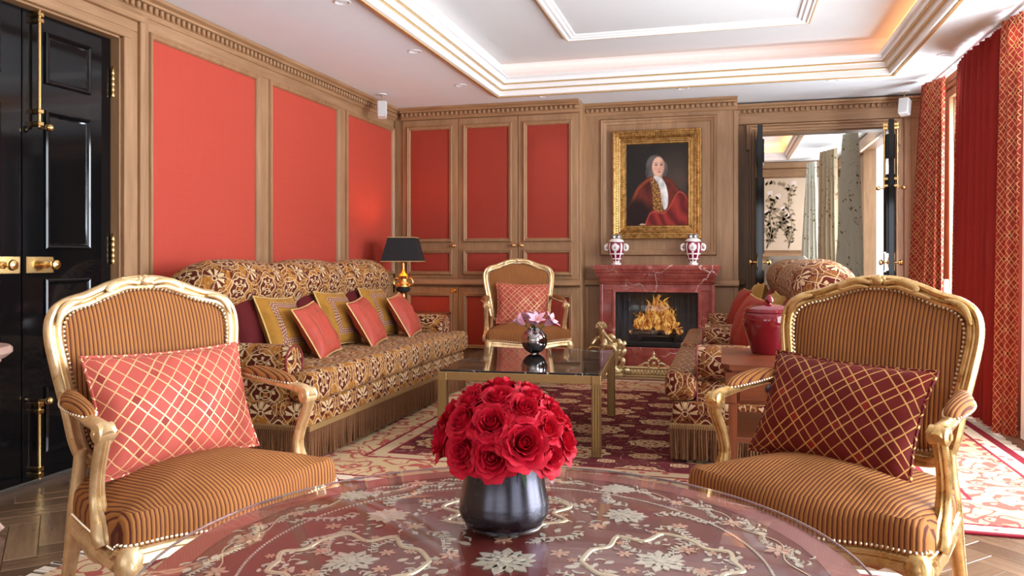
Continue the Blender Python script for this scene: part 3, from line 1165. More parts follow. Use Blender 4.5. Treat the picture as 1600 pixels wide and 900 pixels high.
# ---- ceiling with recessed coffer
CX0, CX1, CY0, CY1 = -2.006, 1.284, -.4, 6.93
cm = MB()
for x0, x1, y0, y1 in ((-3.45, CX0 - .05, -3.1, 8.2), (CX1 + .05, 2.1, -3.1, 8.2), (CX0 - .05, CX1 + .05, -3.1, CY0 - .05), (CX0 - .05, CX1 + .05, CY1 + .05, 8.2)):
    cm.box(x0, x1, y0, y1, HC, HC + .05)
ceiling = struct('ceiling', cm, M['ceiling'], 'white ceiling with a deep rectangular lit coffer', 'ceiling')
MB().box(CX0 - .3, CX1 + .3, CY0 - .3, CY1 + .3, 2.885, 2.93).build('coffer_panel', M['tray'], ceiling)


def hring(rows_, x0, x1, y0, y1):
    rows = [[(x0 + d, y0 + d, z), (x1 - d, y0 + d, z), (x1 - d, y1 - d, z), (x0 + d, y1 - d, z)] for d, z in rows_]
    return MB().grid(rows, cu=True, uv=False)


hring([(-.07, 2.62), (-.07, 2.610), (-.035, 2.606), (-.02, 2.598), (0, 2.600), (.004, 2.640), (.016, 2.652), (.03, 2.654), (.034, 2.688), (.05, 2.70), (.064, 2.702), (.068, 2.728), (.085, 2.742), (.10, 2.744), (.10, 2.754), (-.06, 2.754), (-.065, 2.82), (-.05, 2.85), (-.02, 2.874), (.03, 2.887)], CX0, CX1, CY0, CY1).build('coffer_moulding', M['white_trim'], ceiling, 25)
for d, z, w in ((-.03, 2.600, .010), (.017, 2.652, .009), (.05, 2.700, .009)):
    hring([(d - w, z), (d - w, z - w), (d + w, z - w), (d + w, z)], CX0, CX1, CY0, CY1).build('gilt_line', M['gold_leaf'], ceiling, 20)
IX0, IX1, IY0, IY1 = -1.24, .60, .9, 6.22
hring([(0, 2.885), (0, 2.858), (.02, 2.852), (.03, 2.864), (.055, 2.862), (.065, 2.872), (.085, 2.874), (.09, 2.885)], IX0, IX1, IY0, IY1).build('inner_moulding', M['white_trim'], ceiling, 25)
hring([(-.008, 2.885), (-.008, 2.862), (.004, 2.853), (.004, 2.862)], IX0, IX1, IY0, IY1).build('gilt_line', M['gold_leaf'], ceiling, 20)
# cove lamps hidden on the ledge of the coffer
ORG, PNK = (1.0, .36, .12), (1.0, .52, .36)
lamp('cove_lamp', 'AREA', ((CX0 + CX1) / 2, CY1 + .0, 2.765), .6, (1.0, .36, .16), (pi, 0, 0), CX1 - CX0, .04)
lamp('cove_lamp', 'AREA', (CX1 + .0, (CY0 + CY1) / 2 + .2, 2.765), 7, ORG, (pi, 0, 0), .04, CY1 - CY0 - .4)
lamp('cove_lamp', 'AREA', (CX0 - .0, (CY0 + CY1) / 2 + .2, 2.765), .8, PNK, (pi, 0, 0), .04, CY1 - CY0 - .4)

# recessed downlights
DL = [(-2.185, 4.205, 'nearest downlight on left of the ceiling coffer'), (-2.193, 5.34, 'middle downlight on left of the ceiling coffer'), (-2.232, 6.487, 'farthest downlight on left of the ceiling coffer'),
      (-1.633, 7.123, 'ceiling downlight in front of the red cupboards'), (-.368, 7.128, 'ceiling downlight in front of the portrait'), (.88, 7.133, 'ceiling downlight in front of the open doorway'),
      (1.563, 6.457, 'ceiling downlight above the far pair of red curtains'), (1.622, 5.304, 'nearest ceiling downlight above the right hand curtains')]
ring_me = MB().lathe([(.030, .006), (.034, -.002), (.045, -.006), (.05, -.003), (.05, .004)], 20, cap=False).mesh('trim_ring')
ring_me.materials.append(M['white_trim'])
lens_me = MB().lathe([(0, .004), (.031, .003), (.031, .006)], 20, cap=False).mesh('lens')
lens_me.materials.append(M['bulb'])


def downlight(x, y, z, label, power=7):
    t = thing('ceiling_light', label, 'downlight', (x, y, z), 0, 'recessed ceiling downlights')
    link('trim_ring', ring_me, t)
    link('lens', lens_me, t)
    lamp('downlight_beam', 'SPOT', (x, y, z - .012), power, (1.0, .84, .66), (0, 0, 0), spot=R(80), blend=.9, radius=.03)


for x, y, lb in DL: downlight(x, y, HC, lb)
for x, y, lb in ((-2.19, 1.6, 'downlight above the round table on left'), (-2.19, 2.9, 'downlight above the left armchair'), (1.6, 4.0, 'downlight by window above right end of rug'), (1.6, 2.6, 'downlight by window above the right armchair'), (-.4, -1.2, 'middle downlight behind the viewer'), (1.2, -1.2, 'right downlight behind the viewer'), (-2.0, -1.2, 'left downlight behind the viewer')):
    downlight(x, y, HC, lb, 12)


def ceiling_speaker(loc, rz, tilt, label):
    t = thing('ceiling_speaker', label, 'speaker', loc, rz)
    MB().lathe([(0, 0), (.045, 0), (.045, -.006), (.0, -.008)], 20).build('mount_plate', M['white_plastic'], t)
    MB().tube([(0, 0, -.005), (0, 0, -.075)], .005, 8, (1, 0, 0)).build('rod', M['satin_brass'], t)
    T = Matrix.Translation((0, 0, -.14)) @ Matrix.Rotation(tilt, 4, 'X')
    MB().box(-.045, .045, -.04, .05, -.075, .075, T, .01).build('body', M['white_plastic'], t)
    MB().box(-.04, .04, -.047, -.038, -.07, .07, T, .004).build('grille', M['grille'], t)


ceiling_speaker((-3.06, 6.66, HC), R(25), R(-14), 'small white speaker hanging from ceiling by left red wall')
ceiling_speaker((1.56, 7.78, HC), R(-28), R(-14), 'small white speaker hanging from ceiling near the far red curtain')

# ---- next room
n2 = MB().box(-2.2, 1.75, BW + .18, 13.2, -.08, 0)
struct('floor_next_room', n2, M['plank'], 'oak floor of the next room', 'floor')
K0, K1, KY0, KY1 = -1.3, .90, 8.9, 12.5
c2 = MB()
for x0, x1, y0, y1 in ((-2.2, K0, 8.18, 13.2), (K1, 1.75, 8.18, 13.2), (K0, K1, 8.18, KY0), (K0, K1, KY1, 13.2)):
    c2.box(x0, x1, y0, y1, HC, HC + .05)
c2.box(K0 - .2, K1 + .2, KY0 - .2, KY1 + .2, 2.84, 2.88)
ceil2 = struct('ceiling_next_room', c2, M['ceiling'], 'ceiling of the next room with an orange lit coffer', 'ceiling')
hring([(-.04, 2.62), (-.04, 2.605), (0, 2.60), (.005, 2.65), (.03, 2.655), (.035, 2.69), (.06, 2.70), (.06, 2.71), (-.08, 2.71), (-.08, 2.80), (0, 2.842)], K0, K1, KY0, KY1).build('coffer_moulding', M['white_trim'], ceil2, 25)
hring([(-.012, 2.603), (-.012, 2.595), (.0, 2.595), (.0, 2.603)], K0, K1, KY0, KY1).build('gilt_line', M['gold_leaf'], ceil2, 20)
lamp('cove_lamp', 'AREA', (K1 + .0, 10.7, 2.72), 7, ORG, (pi, 0, 0), .04, 3.4)
lamp('cove_lamp', 'AREA', (-.2, KY1 + .0, 2.72), 5, ORG, (pi, 0, 0), 2.0, .04)
for x, y, lb in ((1.18, 10.3, 'nearer downlight in the ceiling of the next room'), (1.1, 12.0, 'farther downlight in the ceiling of the next room')):
    downlight(x, y, HC, lb, 9)
w2 = MB().box(-2.2, 1.75, 13.0, 13.15, 0, HC)
wall2 = struct('wall_next_room', w2, M['oak_x'], 'far wall of the next room with cream branch wallpaper over wood')
MB().box(-2.2, 1.75, 12.985, 13.01, 1.24, 2.37).build('wallpaper', M['wallpaper'], wall2)
piece('dado_rail', M['oak_x'], wall2, -2.2, 1.75, 12.93, 13.0, 1.13, 1.20, .015)
piece('frieze', M['oak_x'], wall2, -2.2, 1.75, 12.96, 13.0, 2.39, 2.52, .01)
MB().sweep([(0, 0), (.05, .01), (.08, .09), (0, .1)], [(-2.2, 12.96, 2.52), (1.75, 12.96, 2.52)], (0, 0, 1)).build('cornice', M['oak_x'], wall2)
br, lv, bl = MB(), MB(), MB()
r2 = random.Random(5)


def flat_leaf(mb, x, z, a, L, w, y=12.983):
    pts = [(0, 0), (.3, .5), (.6, .45), (1, 0), (.6, -.45), (.3, -.5)]
    mb.add([(x + L * p * cos(a) - w * q * sin(a), y, z + L * p * sin(a) + w * q * cos(a)) for p, q in pts], [(5, 4, 3, 2, 1, 0)])


for bx, tops in ((.62, ((-.02, .5), (.15, .75), (.3, .45))), (.95, ((-.1, .55), (.05, .95), (-.3, .8))), (.2, ((.1, .7), (-.2, .9))), (-.3, ((.1, .8), (-.2, .6)))):
    for tx, th in tops:
        path = cr([(bx, 1.27), (bx + tx * .2 + .04, 1.27 + th * .35), (bx + tx * .6 - .03, 1.27 + th * .7), (bx + tx, 1.27 + th)], 8)
        br.sweep([(-.006, 0), (.006, 0), (.006, .002), (-.006, .002)], [(p, 12.984, q) for p, q in path], (0, -1, 0))
        for (p, q) in path[5:]:
            for _ in range(2):
                flat_leaf(lv, p + r2.uniform(-.05, .05), q + r2.uniform(-.03, .05), r2.uniform(0, 6.28), .07, .03)
        flat_leaf(bl, bx + tx, 1.3 + th, 1, .1, .09)
for k in range(26):
    a = k / 25 * pi
    flat_leaf(lv, .70 + .25 * cos(a) + r2.uniform(-.02, .02), 2.1 + .17 * sin(a), a + r2.uniform(-1, 1), .08, .035)
for mb, nm, mt in ((br, 'painted_branch', 'ink_leaf'), (lv, 'painted_leaves', 'ink_leaf'), (bl, 'painted_blossoms', 'ink_blossom')):
    stuff(mb.build(nm, M[mt], wall2))
w3 = MB().box(1.7, 1.85, BW + .18, 9.55, 0, HC).box(1.7, 1.85, 10.85, 11.35, 0, HC).box(1.7, 1.85, 12.65, 13.2, 0, HC)
for a, b in ((9.55, 10.85), (11.35, 12.65)):
    w3.box(1.7, 1.85, a, b, 0, .25).box(1.7, 1.85, a, b, 2.5, HC)
w3o = struct('wall_next_room_right', w3, M['oak_v'], 'window wall of the next room with oak piers')
piece('frieze', M['oak_y'], w3o, 1.62, 1.70, BW + .18, 13.0, 2.46, 2.6, .01)
struct('wall_next_room_left', MB().box(-2.3, -2.2, BW + .18, 13.2, 0, HC), M['wallpaper'], 'left wall of the next room')

# =================================================================== BUILT-IN CUPBOARDS
BAYS = [(-3.173, -2.573, 'R', 'left bay of built-in cupboards with red panels behind the lamp'), (-2.573, -1.958, 'R', 'middle bay of built-in cupboards with red panels'), (-1.958, -1.36, 'L', 'right bay of built-in cupboards beside the chimney breast')]
for x0, x1, hand, lb in BAYS:
    t = thing('fitted_cupboard', lb, 'cupboard', ((x0 + x1) / 2, CUP, 0), 0, 'red panelled wall cupboards')
    h = (x1 - x0) / 2
    MB().box(-h, h, 0, .24, 0, 2.62).build('body', M['oak_v'], t, 30)
    for nm, z0, z1, pans in (('upper_door', .91, 2.50, ((1.305, 2.40), (.978, 1.159))), ('lower_door', .12, .82, ((.25, .73),))):
        d = MB().box(-h + .003, h - .003, -.022, .0, z0, z1, None, .002).build(nm, M['oak_v'], t, 30)
        for a, b in pans:
            w = h - .092
            silk_panel(-w - .0, w + .0, a, b, Matrix.Translation((0, -.024, 0)), d, 'fabric_panel', .010, M['silk_shaded'])
            MB().frame(-w - .034, w + .034, a - .034, b + .034, MOULD, Matrix.Translation((0, -.022, 0))).build('moulding', M['oak_v'], d)
        if nm == 'upper_door':
            kx = (h - .04) * (1 if hand == 'R' else -1)
            MB().lathe([(.013, 0), (.013, .004), (.007, .008), (.007, .02), (.016, .028), (.019, .038), (.014, .047), (0, .05)], 16, Matrix.Translation((kx, -.022, 1.235)) @ Matrix.Rotation(R(90), 4, 'X')).build('knob', M['brass'], d)
        elif hand == 'R' and x0 < -3:
            MB().box(h - .07, h - .012, -.03, -.022, .765, .81, None, .002).ball((h - .04, -.037, .788), .011, 10, 6).build('latch', M['brass'], d)
tr = MB().sweep(prof_rail, [(-3.22, CUP - .02, .835), (-1.335, CUP - .02, .835)], (0, 0, 1))
struct('trim_6', tr, M['oak_x'], 'oak dado rail running across the cupboards', 'moulding')
tr = MB().box(LW, -3.173, CUP, CUP + .24, 0, HC, None, .003)
struct('trim_7', tr, M['oak_v'], 'oak corner stile between left wall and cupboards', 'moulding')
tr = MB().box(-1.36, -1.337, CUP, CUP + .26, 0, HC, None, .003)
struct('trim_8', tr, M['oak_v'], 'oak end stile between cupboards and chimney breast', 'moulding')
struct('baseboard_back', MB().box(-3.17, -1.35, CUP - .03, CUP + .01, 0, .11, None, .005), M['oak_x'], 'oak baseboard below the red cupboards', 'baseboard')

# =================================================================== FIREPLACE
fp = thing('fireplace', 'red veined marble fireplace with moulded mantelpiece and glowing fire', 'fireplace', (-.635, 7.5, 0))
mr = M['marble_red']


def fbox(nm, x0, x1, y0, y1, z0, z1, mat=mr, ch=.006, parent=fp):
    return MB().box(x0, x1, y0, y1, z0, z1, None, ch).build(nm, mat, parent, 30)


def xprof(x0, x1, prof):
    """moulding running along x with returns at both ends: prof (out, z)"""
    rows = [[(x0 - o, .16, z), (x0 - o, -o, z), (x1 + o, -o, z), (x1 + o, .16, z)] for o, z in prof]
    return MB().grid(rows, uv=False, flip=True)


mb = xprof(-.50, .50, [(.0, .86), (.012, .866), (.018, .882), (.03, .89), (.034, .915), (.05, .935), (.056, .955), (.056, .965), (.072, .972), (.076, 1.0), (.088, 1.004), (.09, 1.035), (.084, 1.046)])
mb.add([(-.584, .16, 1.046), (-.584, -.084, 1.046), (.584, -.084, 1.046), (.584, .16, 1.046)], [(0, 1, 2, 3)])
mb.build('mantel_shelf', mr, fp, 25)
fbox('frieze', -.53, .53, 0, .16, .80, .865)
for s in (-1, 1):
    a, b = sorted((s * .40, s * .53))
    j = fbox('jamb', a, b, .0, .16, .0, .80)
    a, b = sorted((s * .505, s * .535))
    fbox('jamb_edge', a, b, -.014, .02, .0, .862, mr, .005, j)
    a, b = sorted((s * .385, s * .415))
    fbox('jamb_edge', a, b, -.012, .1, .24, .80, mr, .005, j)
fbox('lintel_edge', -.415, .415, -.012, .1, .785, .815)
fbox('plinth', -.53, .53, -.03, .16, 0, .265)
mb = MB().frame(-.40, .40, .265, .80, [(0, -.02), (0, .006), (.018, .008), (.022, -.01), (.032, -.012), (.036, -.03)], Matrix.Translation((0, .02, 0)))
mb.build('insert_frame', M['fire_black'], fp, 25)
mb = MB().box(-.385, .385, .40, .42, .27, .80).box(-.40, -.385, .04, .42, .27, .80).box(.385, .40, .04, .42, .27, .80).box(-.385, .385, .04, .42, .785, .80).box(-.385, .385, .03, .42, .255, .285)
mb.build('firebox', M['fire_grey'], fp, 30)
ribs = MB()
for k in range(14):
    ribs.box(-.36 + k * .053, -.335 + k * .053, .385, .402, .29, .78, None, .004)
stuff(ribs.build('firebox_ribs', M['fire_grey'], fp, 30))
fbox('glass_pane', -.37, .37, .034, .038, .305, .77, M['fire_glass'], 0)
fbox('lower_bar', -.385, .385, -.004, .03, .275, .315, M['fire_black'], .004)
fbox('burner_tray', -.2, .2, .12, .32, .345, .365, M['fire_black'], .006)
fbox('burner_leg', -.15, .15, .15, .28, .285, .35, M['fire_black'], .006)
r3 = random.Random(3)
for k in range(6):
    x = -.16 + k * .062
    y = .2 + r3.uniform(-.05, .05)
    a = r3.uniform(-.7, .7)
    MB().tube([(x - .09 * cos(a), y - .05 * sin(a), .375 + .01 * (k % 2)), (x, y, .385 + .02 * (k % 2)), (x + .09 * cos(a), y + .05 * sin(a), .378)], [.018, .022, .017], 8).build('log', M['log'], fp)
# flames: separate curling tongues
for k in range(64):
    t_ = r3.random()
    x = (r3.gauss(0, .42)) * .27
    x = max(-.27, min(.27, x))
    y = .13 + r3.random() * .18
    hgt = (.30 * (1 - (x / .27) ** 2) + .05) * r3.uniform(.25, .62)
    z0 = .37 + r3.random() * .27 * (1 - abs(x) / .29)
    sw = r3.uniform(-.07, .07)
    w = r3.uniform(.006, .015)
    path = cr([(x, y, z0), (x + sw * .5, y, z0 + hgt * .35), (x - sw * .3, y + .01, z0 + hgt * .7), (x + sw, y, z0 + hgt)], 5)
    n = len(path)
    mb = MB().tube(path, [(w * (.35 + 1.3 * sin(pi * (i / (n - 1)) ** .7)) * (1 - (i / (n - 1)) ** 2) + .001, .4 * w * (1 - i / (n - 1)) + .001) for i in range(n)], 8, (0, -1, .01))
    mb.build('flame_tongue', M['flame'], fp)
lamp('fire_glow', 'POINT', (-.635, 7.66, .52), 2.2, (1, .45, .13), radius=.06)
struct('trim_9', MB().box(-1.25, -.02, 7.16, 7.47, -.01, .018, None, .005), M['oak_x'], 'pale wood hearth strip in front of fireplace', 'hearth')

# fender with scrolling end figures
fd = thing('fire_fender', 'pale gilt brass fender with scrolls and a central wreath before fireplace', 'fender', (-.635, 7.27, .018))
ab = M['antique_brass']
rows = [(-.46, .46)]
MB().box(-.50, .50, -.02, .03, 0, .02, None, .005).box(-.48, .48, -.012, .022, .02, .075, None, .004).box(-.49, .49, -.02, .03, .075, .095, None, .006).build('rail', ab, fd, 30)
beads = MB()
for k in range(58):
    beads.ball((-.47 + k * .0165, -.02, .085), .0075, 6, 4)
stuff(beads.build('beading', ab, fd))
leafy = MB()
for k in range(30):
    x = -.45 + k * .031
    leafy.ball((x, -.016, .045), .016, 6, 5, (.7, .5, 1.5))
    leafy.ball((x + .0155, -.016, .032), .009, 6, 4)
stuff(leafy.build('leaf_ornament', ab, fd))
wr_ = MB().tube([(.05 * cos(a), -.005, .125 + .05 * sin(a)) for a in [2 * pi * k / 24 for k in range(24)]], .013, 8, (0, 1, 0), True)
for a in range(12):
    q = 2 * pi * a / 12
    wr_.ball((.05 * cos(q), -.014, .125 + .05 * sin(q)), .014, 6, 4)
wr_.ball((0, -.008, .12), .026, 8, 6, (1, .6, 1.1)).lathe([(.012, .17), (.02, .185), (.01, .2), (.016, .212), (.006, .23), (0, .245)], 10)
for s in (-1, 1):
    wr_.tube(cr([(s * .05, 0, .13), (s * .085, 0, .125), (s * .12, 0, .105), (s * .14, 0, .1)], 4), [.014 - .0006 * k for k in range(13)], 8, (0, 1, 0))
wr_.build('wreath', ab, fd)


def andiron(x, s, label):
    t = thing('andiron', label, 'andiron', (x, 7.255, .018))
    T = Matrix.Scale(s, 4, (1, 0, 0))
    MB().box(-.10, .16, -.06, .05, 0, .03, T, .008).box(-.08, .14, -.05, .04, .03, .05, T, .006).build('base', ab, t, 30)
    sc = cr([(.15, 0, .06), (.11, 0, .045), (.06, 0, .09), (.075, 0, .17), (.10, 0, .24), (.055, 0, .30), (-.02, 0, .275), (-.05, 0, .22)], 6)
    n = len(sc)
    mb = MB().tube(sc, [.022 + .022 * sin(pi * i / (n - 1)) for i in range(n)], 10, (0, 1, 0), mat=T)
    for p in ((.15, 0, .075), (.10, 0, .25), (.085, -.02, .30), (.06, -.02, .335), (.11, -.01, .21), (-.05, 0, .22), (.12, -.01, .17)):
        mb.ball(p, .016, 8, 6, (1, .9, 1.1), mat=T)
    mb.build('scroll', ab, t)
    # seated child figure leaning on the scroll, one continuous skinned surface
    me = bpy.data.meshes.new('figure')
    vs = [(.0, 0, .285), (-.02, 0, .335), (-.035, 0, .385), (-.042, -.004, .415), (-.047, -.008, .445), (-.052, -.014, .472),
          (-.005, -.035, .385), (.035, -.05, .345), (.065, -.055, .315), (-.065, .03, .380), (-.105, .02, .330), (-.135, -.01, .285),
          (.02, -.045, .275), (.075, -.06, .285), (.095, -.06, .225), (-.025, .04, .27), (-.06, .03, .255), (-.055, .02, .20)]
    vs = [(s * a, b, c) for a, b, c in vs]
    ed = [(0, 1), (1, 2), (2, 3), (3, 4), (4, 5), (2, 6), (6, 7), (7, 8), (2, 9), (9, 10), (10, 11), (0, 12), (12, 13), (13, 14), (0, 15), (15, 16), (16, 17)]
    rad = [.040, .040, .034, .019, .034, .030, .019, .016, .012, .019, .016, .012, .028, .023, .014, .028, .023, .014]
    me.from_pydata(vs, ed, [])
    o = link('figure', me, t)
    o.modifiers.new('skin', 'SKIN')
    sv = me.skin_vertices[0].data
    for i, r_ in enumerate(rad):
        sv[i].radius = (r_, r_)
    sv[0].use_root = True
    sb = o.modifiers.new('smooth', 'SUBSURF')
    sb.levels = sb.render_levels = 2
    me.materials.append(ab)
    hair = MB()
    for k in range(26):
        a = k * 2.4
        q = k / 25
        rr_ = .046 * sin(pi * (.12 + .5 * q))
        hair.ball((s * (-.048 + rr_ * cos(a)), -.004 + rr_ * sin(a), .492 - .045 * q), .0115, 6, 4)
    stuff(hair.build('curls', ab, t))
    # acanthus leaves climbing the scroll
    for (x, z, a, L) in ((.10, .25, .9, .10), (.11, .20, .3, .09), (.13, .10, .8, .08), (.07, .31, 1.5, .08), (.03, .26, 2.4, .08), (.09, .15, 2.6, .07), (.15, .06, -.2, .06), (.12, .28, .2, .07)):
        P = cr([(s * x, -.03, z), (s * (x + L * .5 * cos(a)), -.055, z + L * .5 * sin(a)), (s * (x + L * .85 * cos(a + .4)), -.05, z + L * .85 * sin(a + .4)), (s * (x + L * .9 * cos(a + .8)), -.035, z + L * .75 * sin(a + .8))], 4)
        n = len(P)
        MB().tube(P, [(.004 + .020 * sin(pi * (i + 1) / (n + 1)), .003 + .007 * sin(pi * (i + 1) / (n + 1))) for i in range(n)], 8, (0, -1, .1)).build('acanthus_leaf', ab, t, 60)
    MB().tube([(s * -.17, -.005, .245), (s * -.135, 0, .27), (s * -.02, .02, .25)], .006, 6).build('torch', M['brass'], t)


andiron(-1.07, 1, 'pale gilt andiron with a seated child on scroll left of fire')
andiron(-.20, -1, 'pale gilt andiron right of fire, behind the right sofa')

# =================================================================== PORTRAIT
pt = thing('portrait_painting', 'gold framed portrait of a man in red velvet coat above fireplace', 'painting', (-.641, CHM - .016, 1.818))
FW, FH = .424, .523
g = M['gilt_frame']
MB().frame(-FW, FW, -FH, FH, [(0, 0), (0, .045), (.006, .056), (.018, .058), (.026, .05), (.034, .052), (.058, .040), (.066, .044), (.074, .036), (.082, .028)]).build('outer_moulding', g, pt, 25)
MB().frame(-FW + .08, FW - .08, -FH + .08, FH - .08, [(0, .0), (0, .034), (.008, .036), (.014, .026), (.024, .028), (.032, .018), (.044, .020), (.052, .010), (.054, .004)]).build('inner_moulding', g, pt, 25)
MB().box(-FW + .01, FW - .01, -.004, .004, -FH + .01, FH - .01).build('backing_board', M['mahogany'], pt)
orn = MB()
for (a0, a1, hz) in ((-FW + .03, FW - .03, 0), (-FH + .03, FH - .03, 1)):
    n = int((a1 - a0) / .024)
    for k in range(n + 1):
        p = a0 + (a1 - a0) * k / n
        for s in (-1, 1):
            for off, r_, sc in ((.047, .0105, (1.1, .7, .75)), (.012, .008, (.9, .8, .8))):
                q = s * ((FH if hz == 0 else FW) - off)
                c = (p, -.05 if off > .02 else -.057, q) if hz == 0 else (q, -.05 if off > .02 else -.057, p)
                orn.ball(c, r_, 6, 4, sc if hz == 0 else (sc[2], sc[1], sc[0]))
stuff(orn.build('carved_ornament', g, pt))
# painted canvas: colours per vertex on one flat sheet
CWd, CHt, NX, NY = .296, .403, 150, 204


def soft(d, e=.12):
    t_ = max(0.0, min(1.0, .5 - d / e))
    return t_ * t_ * (3 - 2 * t_)


def mixc(a, b, t_): return tuple(p + (q - p) * t_ for p, q in zip(a, b))


def inpoly(x, y, P):
    c = False
    j = len(P) - 1
    dmin = 9
    for i in range(len(P)):
        xi, yi = P[i]
        xj, yj = P[j]
        if (yi > y) != (yj > y) and x < (xj - xi) * (y - yi) / (yj - yi) + xi: c = not c
        L2 = (xj - xi) ** 2 + (yj - yi) ** 2 + 1e-9
        t_ = max(0, min(1, ((x - xi) * (xj - xi) + (y - yi) * (yj - yi)) / L2))
        dmin = min(dmin, sqrt((x - xi - t_ * (xj - xi)) ** 2 + (y - yi - t_ * (yj - yi)) ** 2))
        j = i
    return -dmin if c else dmin


COATP = cr([(-.06, .50), (.08, .47), (.17, .53), (.30, .56), (.46, .62), (.56, .63), (.72, .58), (.82, .50), (.98, .40), (1.02, .2), (1.02, -.05), (-.05, -.05), (-.05, .25)], 4, True)
COATP = cr([(.02, .24), (.12, .38), (.18, .47), (.28, .545), (.40, .60), (.58, .60), (.74, .55), (.83, .46), (.97, .36), (1.05, .25), (1.05, -.06), (-.05, -.06), (-.05, .18)], 4, True)
CAPE = cr([(.36, .13), (.46, .19), (.60, .17), (.70, .24), (.80, .38), (.88, .42), (.99, .33), (1.04, .1), (1.03, -.05), (.36, -.05)], 4, True)
LACE = cr([(.45, .60), (.56, .585), (.64, .50), (.68, .36), (.67, .24), (.62, .20), (.585, .30), (.56, .42), (.52, .51)], 4, True)
WAIST = cr([(.40, .58), (.50, .52), (.56, .42), (.60, .28), (.62, .19), (.46, .18), (.44, .35)], 4, True)


def painted(u, v):
    n1 = mnoise.noise(V((u * 5, v * 5, 1.3)))
    n2 = mnoise.noise(V((u * 16, v * 12, 4.7)))
    n3 = mnoise.noise(V((u * 46, v * 46, 9.1)))
    c = mixc((.012, .009, .007), (.075, .048, .034), soft(sqrt((u - .80) ** 2 + ((v - .58) * .9) ** 2) - .22, .5))
    c = mixc(c, (.02, .014, .011), .3 + .3 * n1)
    # wig behind the face
    hd = sqrt(((u - .475) / .145) ** 2 + ((v - .72) / .135) ** 2) - 1
    hd = min(hd, sqrt(((u - .405) / .085) ** 2 + ((v - .64) / .085) ** 2) - 1, sqrt(((u - .60) / .075) ** 2 + ((v - .68) / .10) ** 2) - 1)
    c = mixc(c, mixc((.05, .04, .036), (.14, .12, .11), .5 + .6 * n2), soft(hd, .25))
    # coat
    d = inpoly(u, v, COATP)
    coat = mixc((.055, .008, .005), (.15, .022, .010), max(0, min(1, .5 + .9 * n1 + .4 * n2)))
    coat = mixc(coat, (.27, .055, .022), soft(abs(d + .03) - .012, .05) * (1 if u < .5 else .3))
    coat = mixc(coat, (.015, .004, .003), soft(sqrt(((u - .18) / .22) ** 2 + ((v - .12) / .22) ** 2) - 1, .6))
    c = mixc(c, coat, soft(d, .02))
    # gold embroidery of the waistcoat
    d = inpoly(u, v, WAIST)
    wc_ = mixc((.10, .028, .008), (.42, .22, .05), max(0, min(1, .35 + 1.6 * n3)))
    c = mixc(c, wc_, soft(d, .03))
    # neck, lace
    c = mixc(c, (.42, .23, .15), soft(inpoly(u, v, [(.44, .66), (.60, .66), (.58, .57), (.46, .58)]), .03))
    d = inpoly(u, v, LACE)
    c = mixc(c, mixc((.40, .38, .37), (.80, .77, .74), max(0, min(1, .6 + .9 * n2 + .3 * n3))), soft(d, .02))
    # cape
    d = inpoly(u, v, CAPE)
    fold = .5 + .5 * sin(u * 26 + v * 20 + 4 * n1)
    cp = mixc((.10, .006, .006), (.32, .030, .020), fold * .8)
    cp = mixc(cp, (.42, .07, .04), soft(abs(d + .012) - .006, .02))
    c = mixc(c, cp, soft(d, .02))
    # face
    f = sqrt(((u - .525) / .098) ** 2 + ((v - .715) / .115) ** 2) - 1
    skin = mixc((.62, .35, .24), (.36, .17, .10), soft(-(u - .53) + .06, .18) * .0 + soft(.06 - (u - .50), .2))
    skin = mixc((.66, .39, .28), (.40, .19, .12), soft(.075 - (u - .515), .12))
    skin = mixc(skin, (.62, .24, .18), .5 * soft(sqrt(((u - .485) / .04) ** 2 + ((v - .69) / .03) ** 2) - 1, 1.0))
    c = mixc(c, skin, soft(f, .18))
    if f < 0:
        for ex in (.49, .575):
            e = sqrt(((u - ex) / .024) ** 2 + ((v - .735) / .009) ** 2) - 1
            c = mixc(c, (.05, .025, .02), soft(e, .7))
            b = sqrt(((u - ex) / .034) ** 2 + ((v - .758) / .006) ** 2) - 1
            c = mixc(c, (.16, .08, .05), .8 * soft(b, .8))
        ns = sqrt(((u - .549) / .008) ** 2 + ((v - .705) / .030) ** 2) - 1
        c = mixc(c, (.42, .19, .12), .7 * soft(ns, .8))
        ns = sqrt(((u - .54) / .02) ** 2 + ((v - .680) / .007) ** 2) - 1
        c = mixc(c, (.30, .11, .07), .7 * soft(ns, .8))
        mo = sqrt(((u - .54) / .028) ** 2 + ((v - .652) / .008) ** 2) - 1
        c = mixc(c, (.40, .07, .06), soft(mo, .7))
    # hand and cuff low left
    h_ = sqrt(((u - .27) / .05) ** 2 + ((v - .015) / .022) ** 2) - 1
    c = mixc(c, (.40, .28, .2), soft(h_, .5))
    return c


vs, fs = [], []
for j in range(NY + 1):
    for i in range(NX + 1):
        vs.append((-CWd + 2 * CWd * i / NX, -.006, -CHt + 2 * CHt * j / NY))
for j in range(NY):
    for i in range(NX):
        a = j * (NX + 1) + i
        fs.append((a, a + 1, a + NX + 2, a + NX + 1))
cv = MB().add(vs, fs)
me = bpy.data.meshes.new('canvas')
me.from_pydata(cv.v, [], cv.f)
ca = me.color_attributes.new('paint', 'FLOAT_COLOR', 'POINT')
buf = []
for j in range(NY + 1):
    for i in range(NX + 1):
        c = painted(i / NX, j / NY)
        buf += [max(0, c[0]), max(0, c[1]), max(0, c[2]), 1.0]
ca.data.foreach_set('color', buf)
me.materials.append(M['paint'])
link('canvas', me, pt)

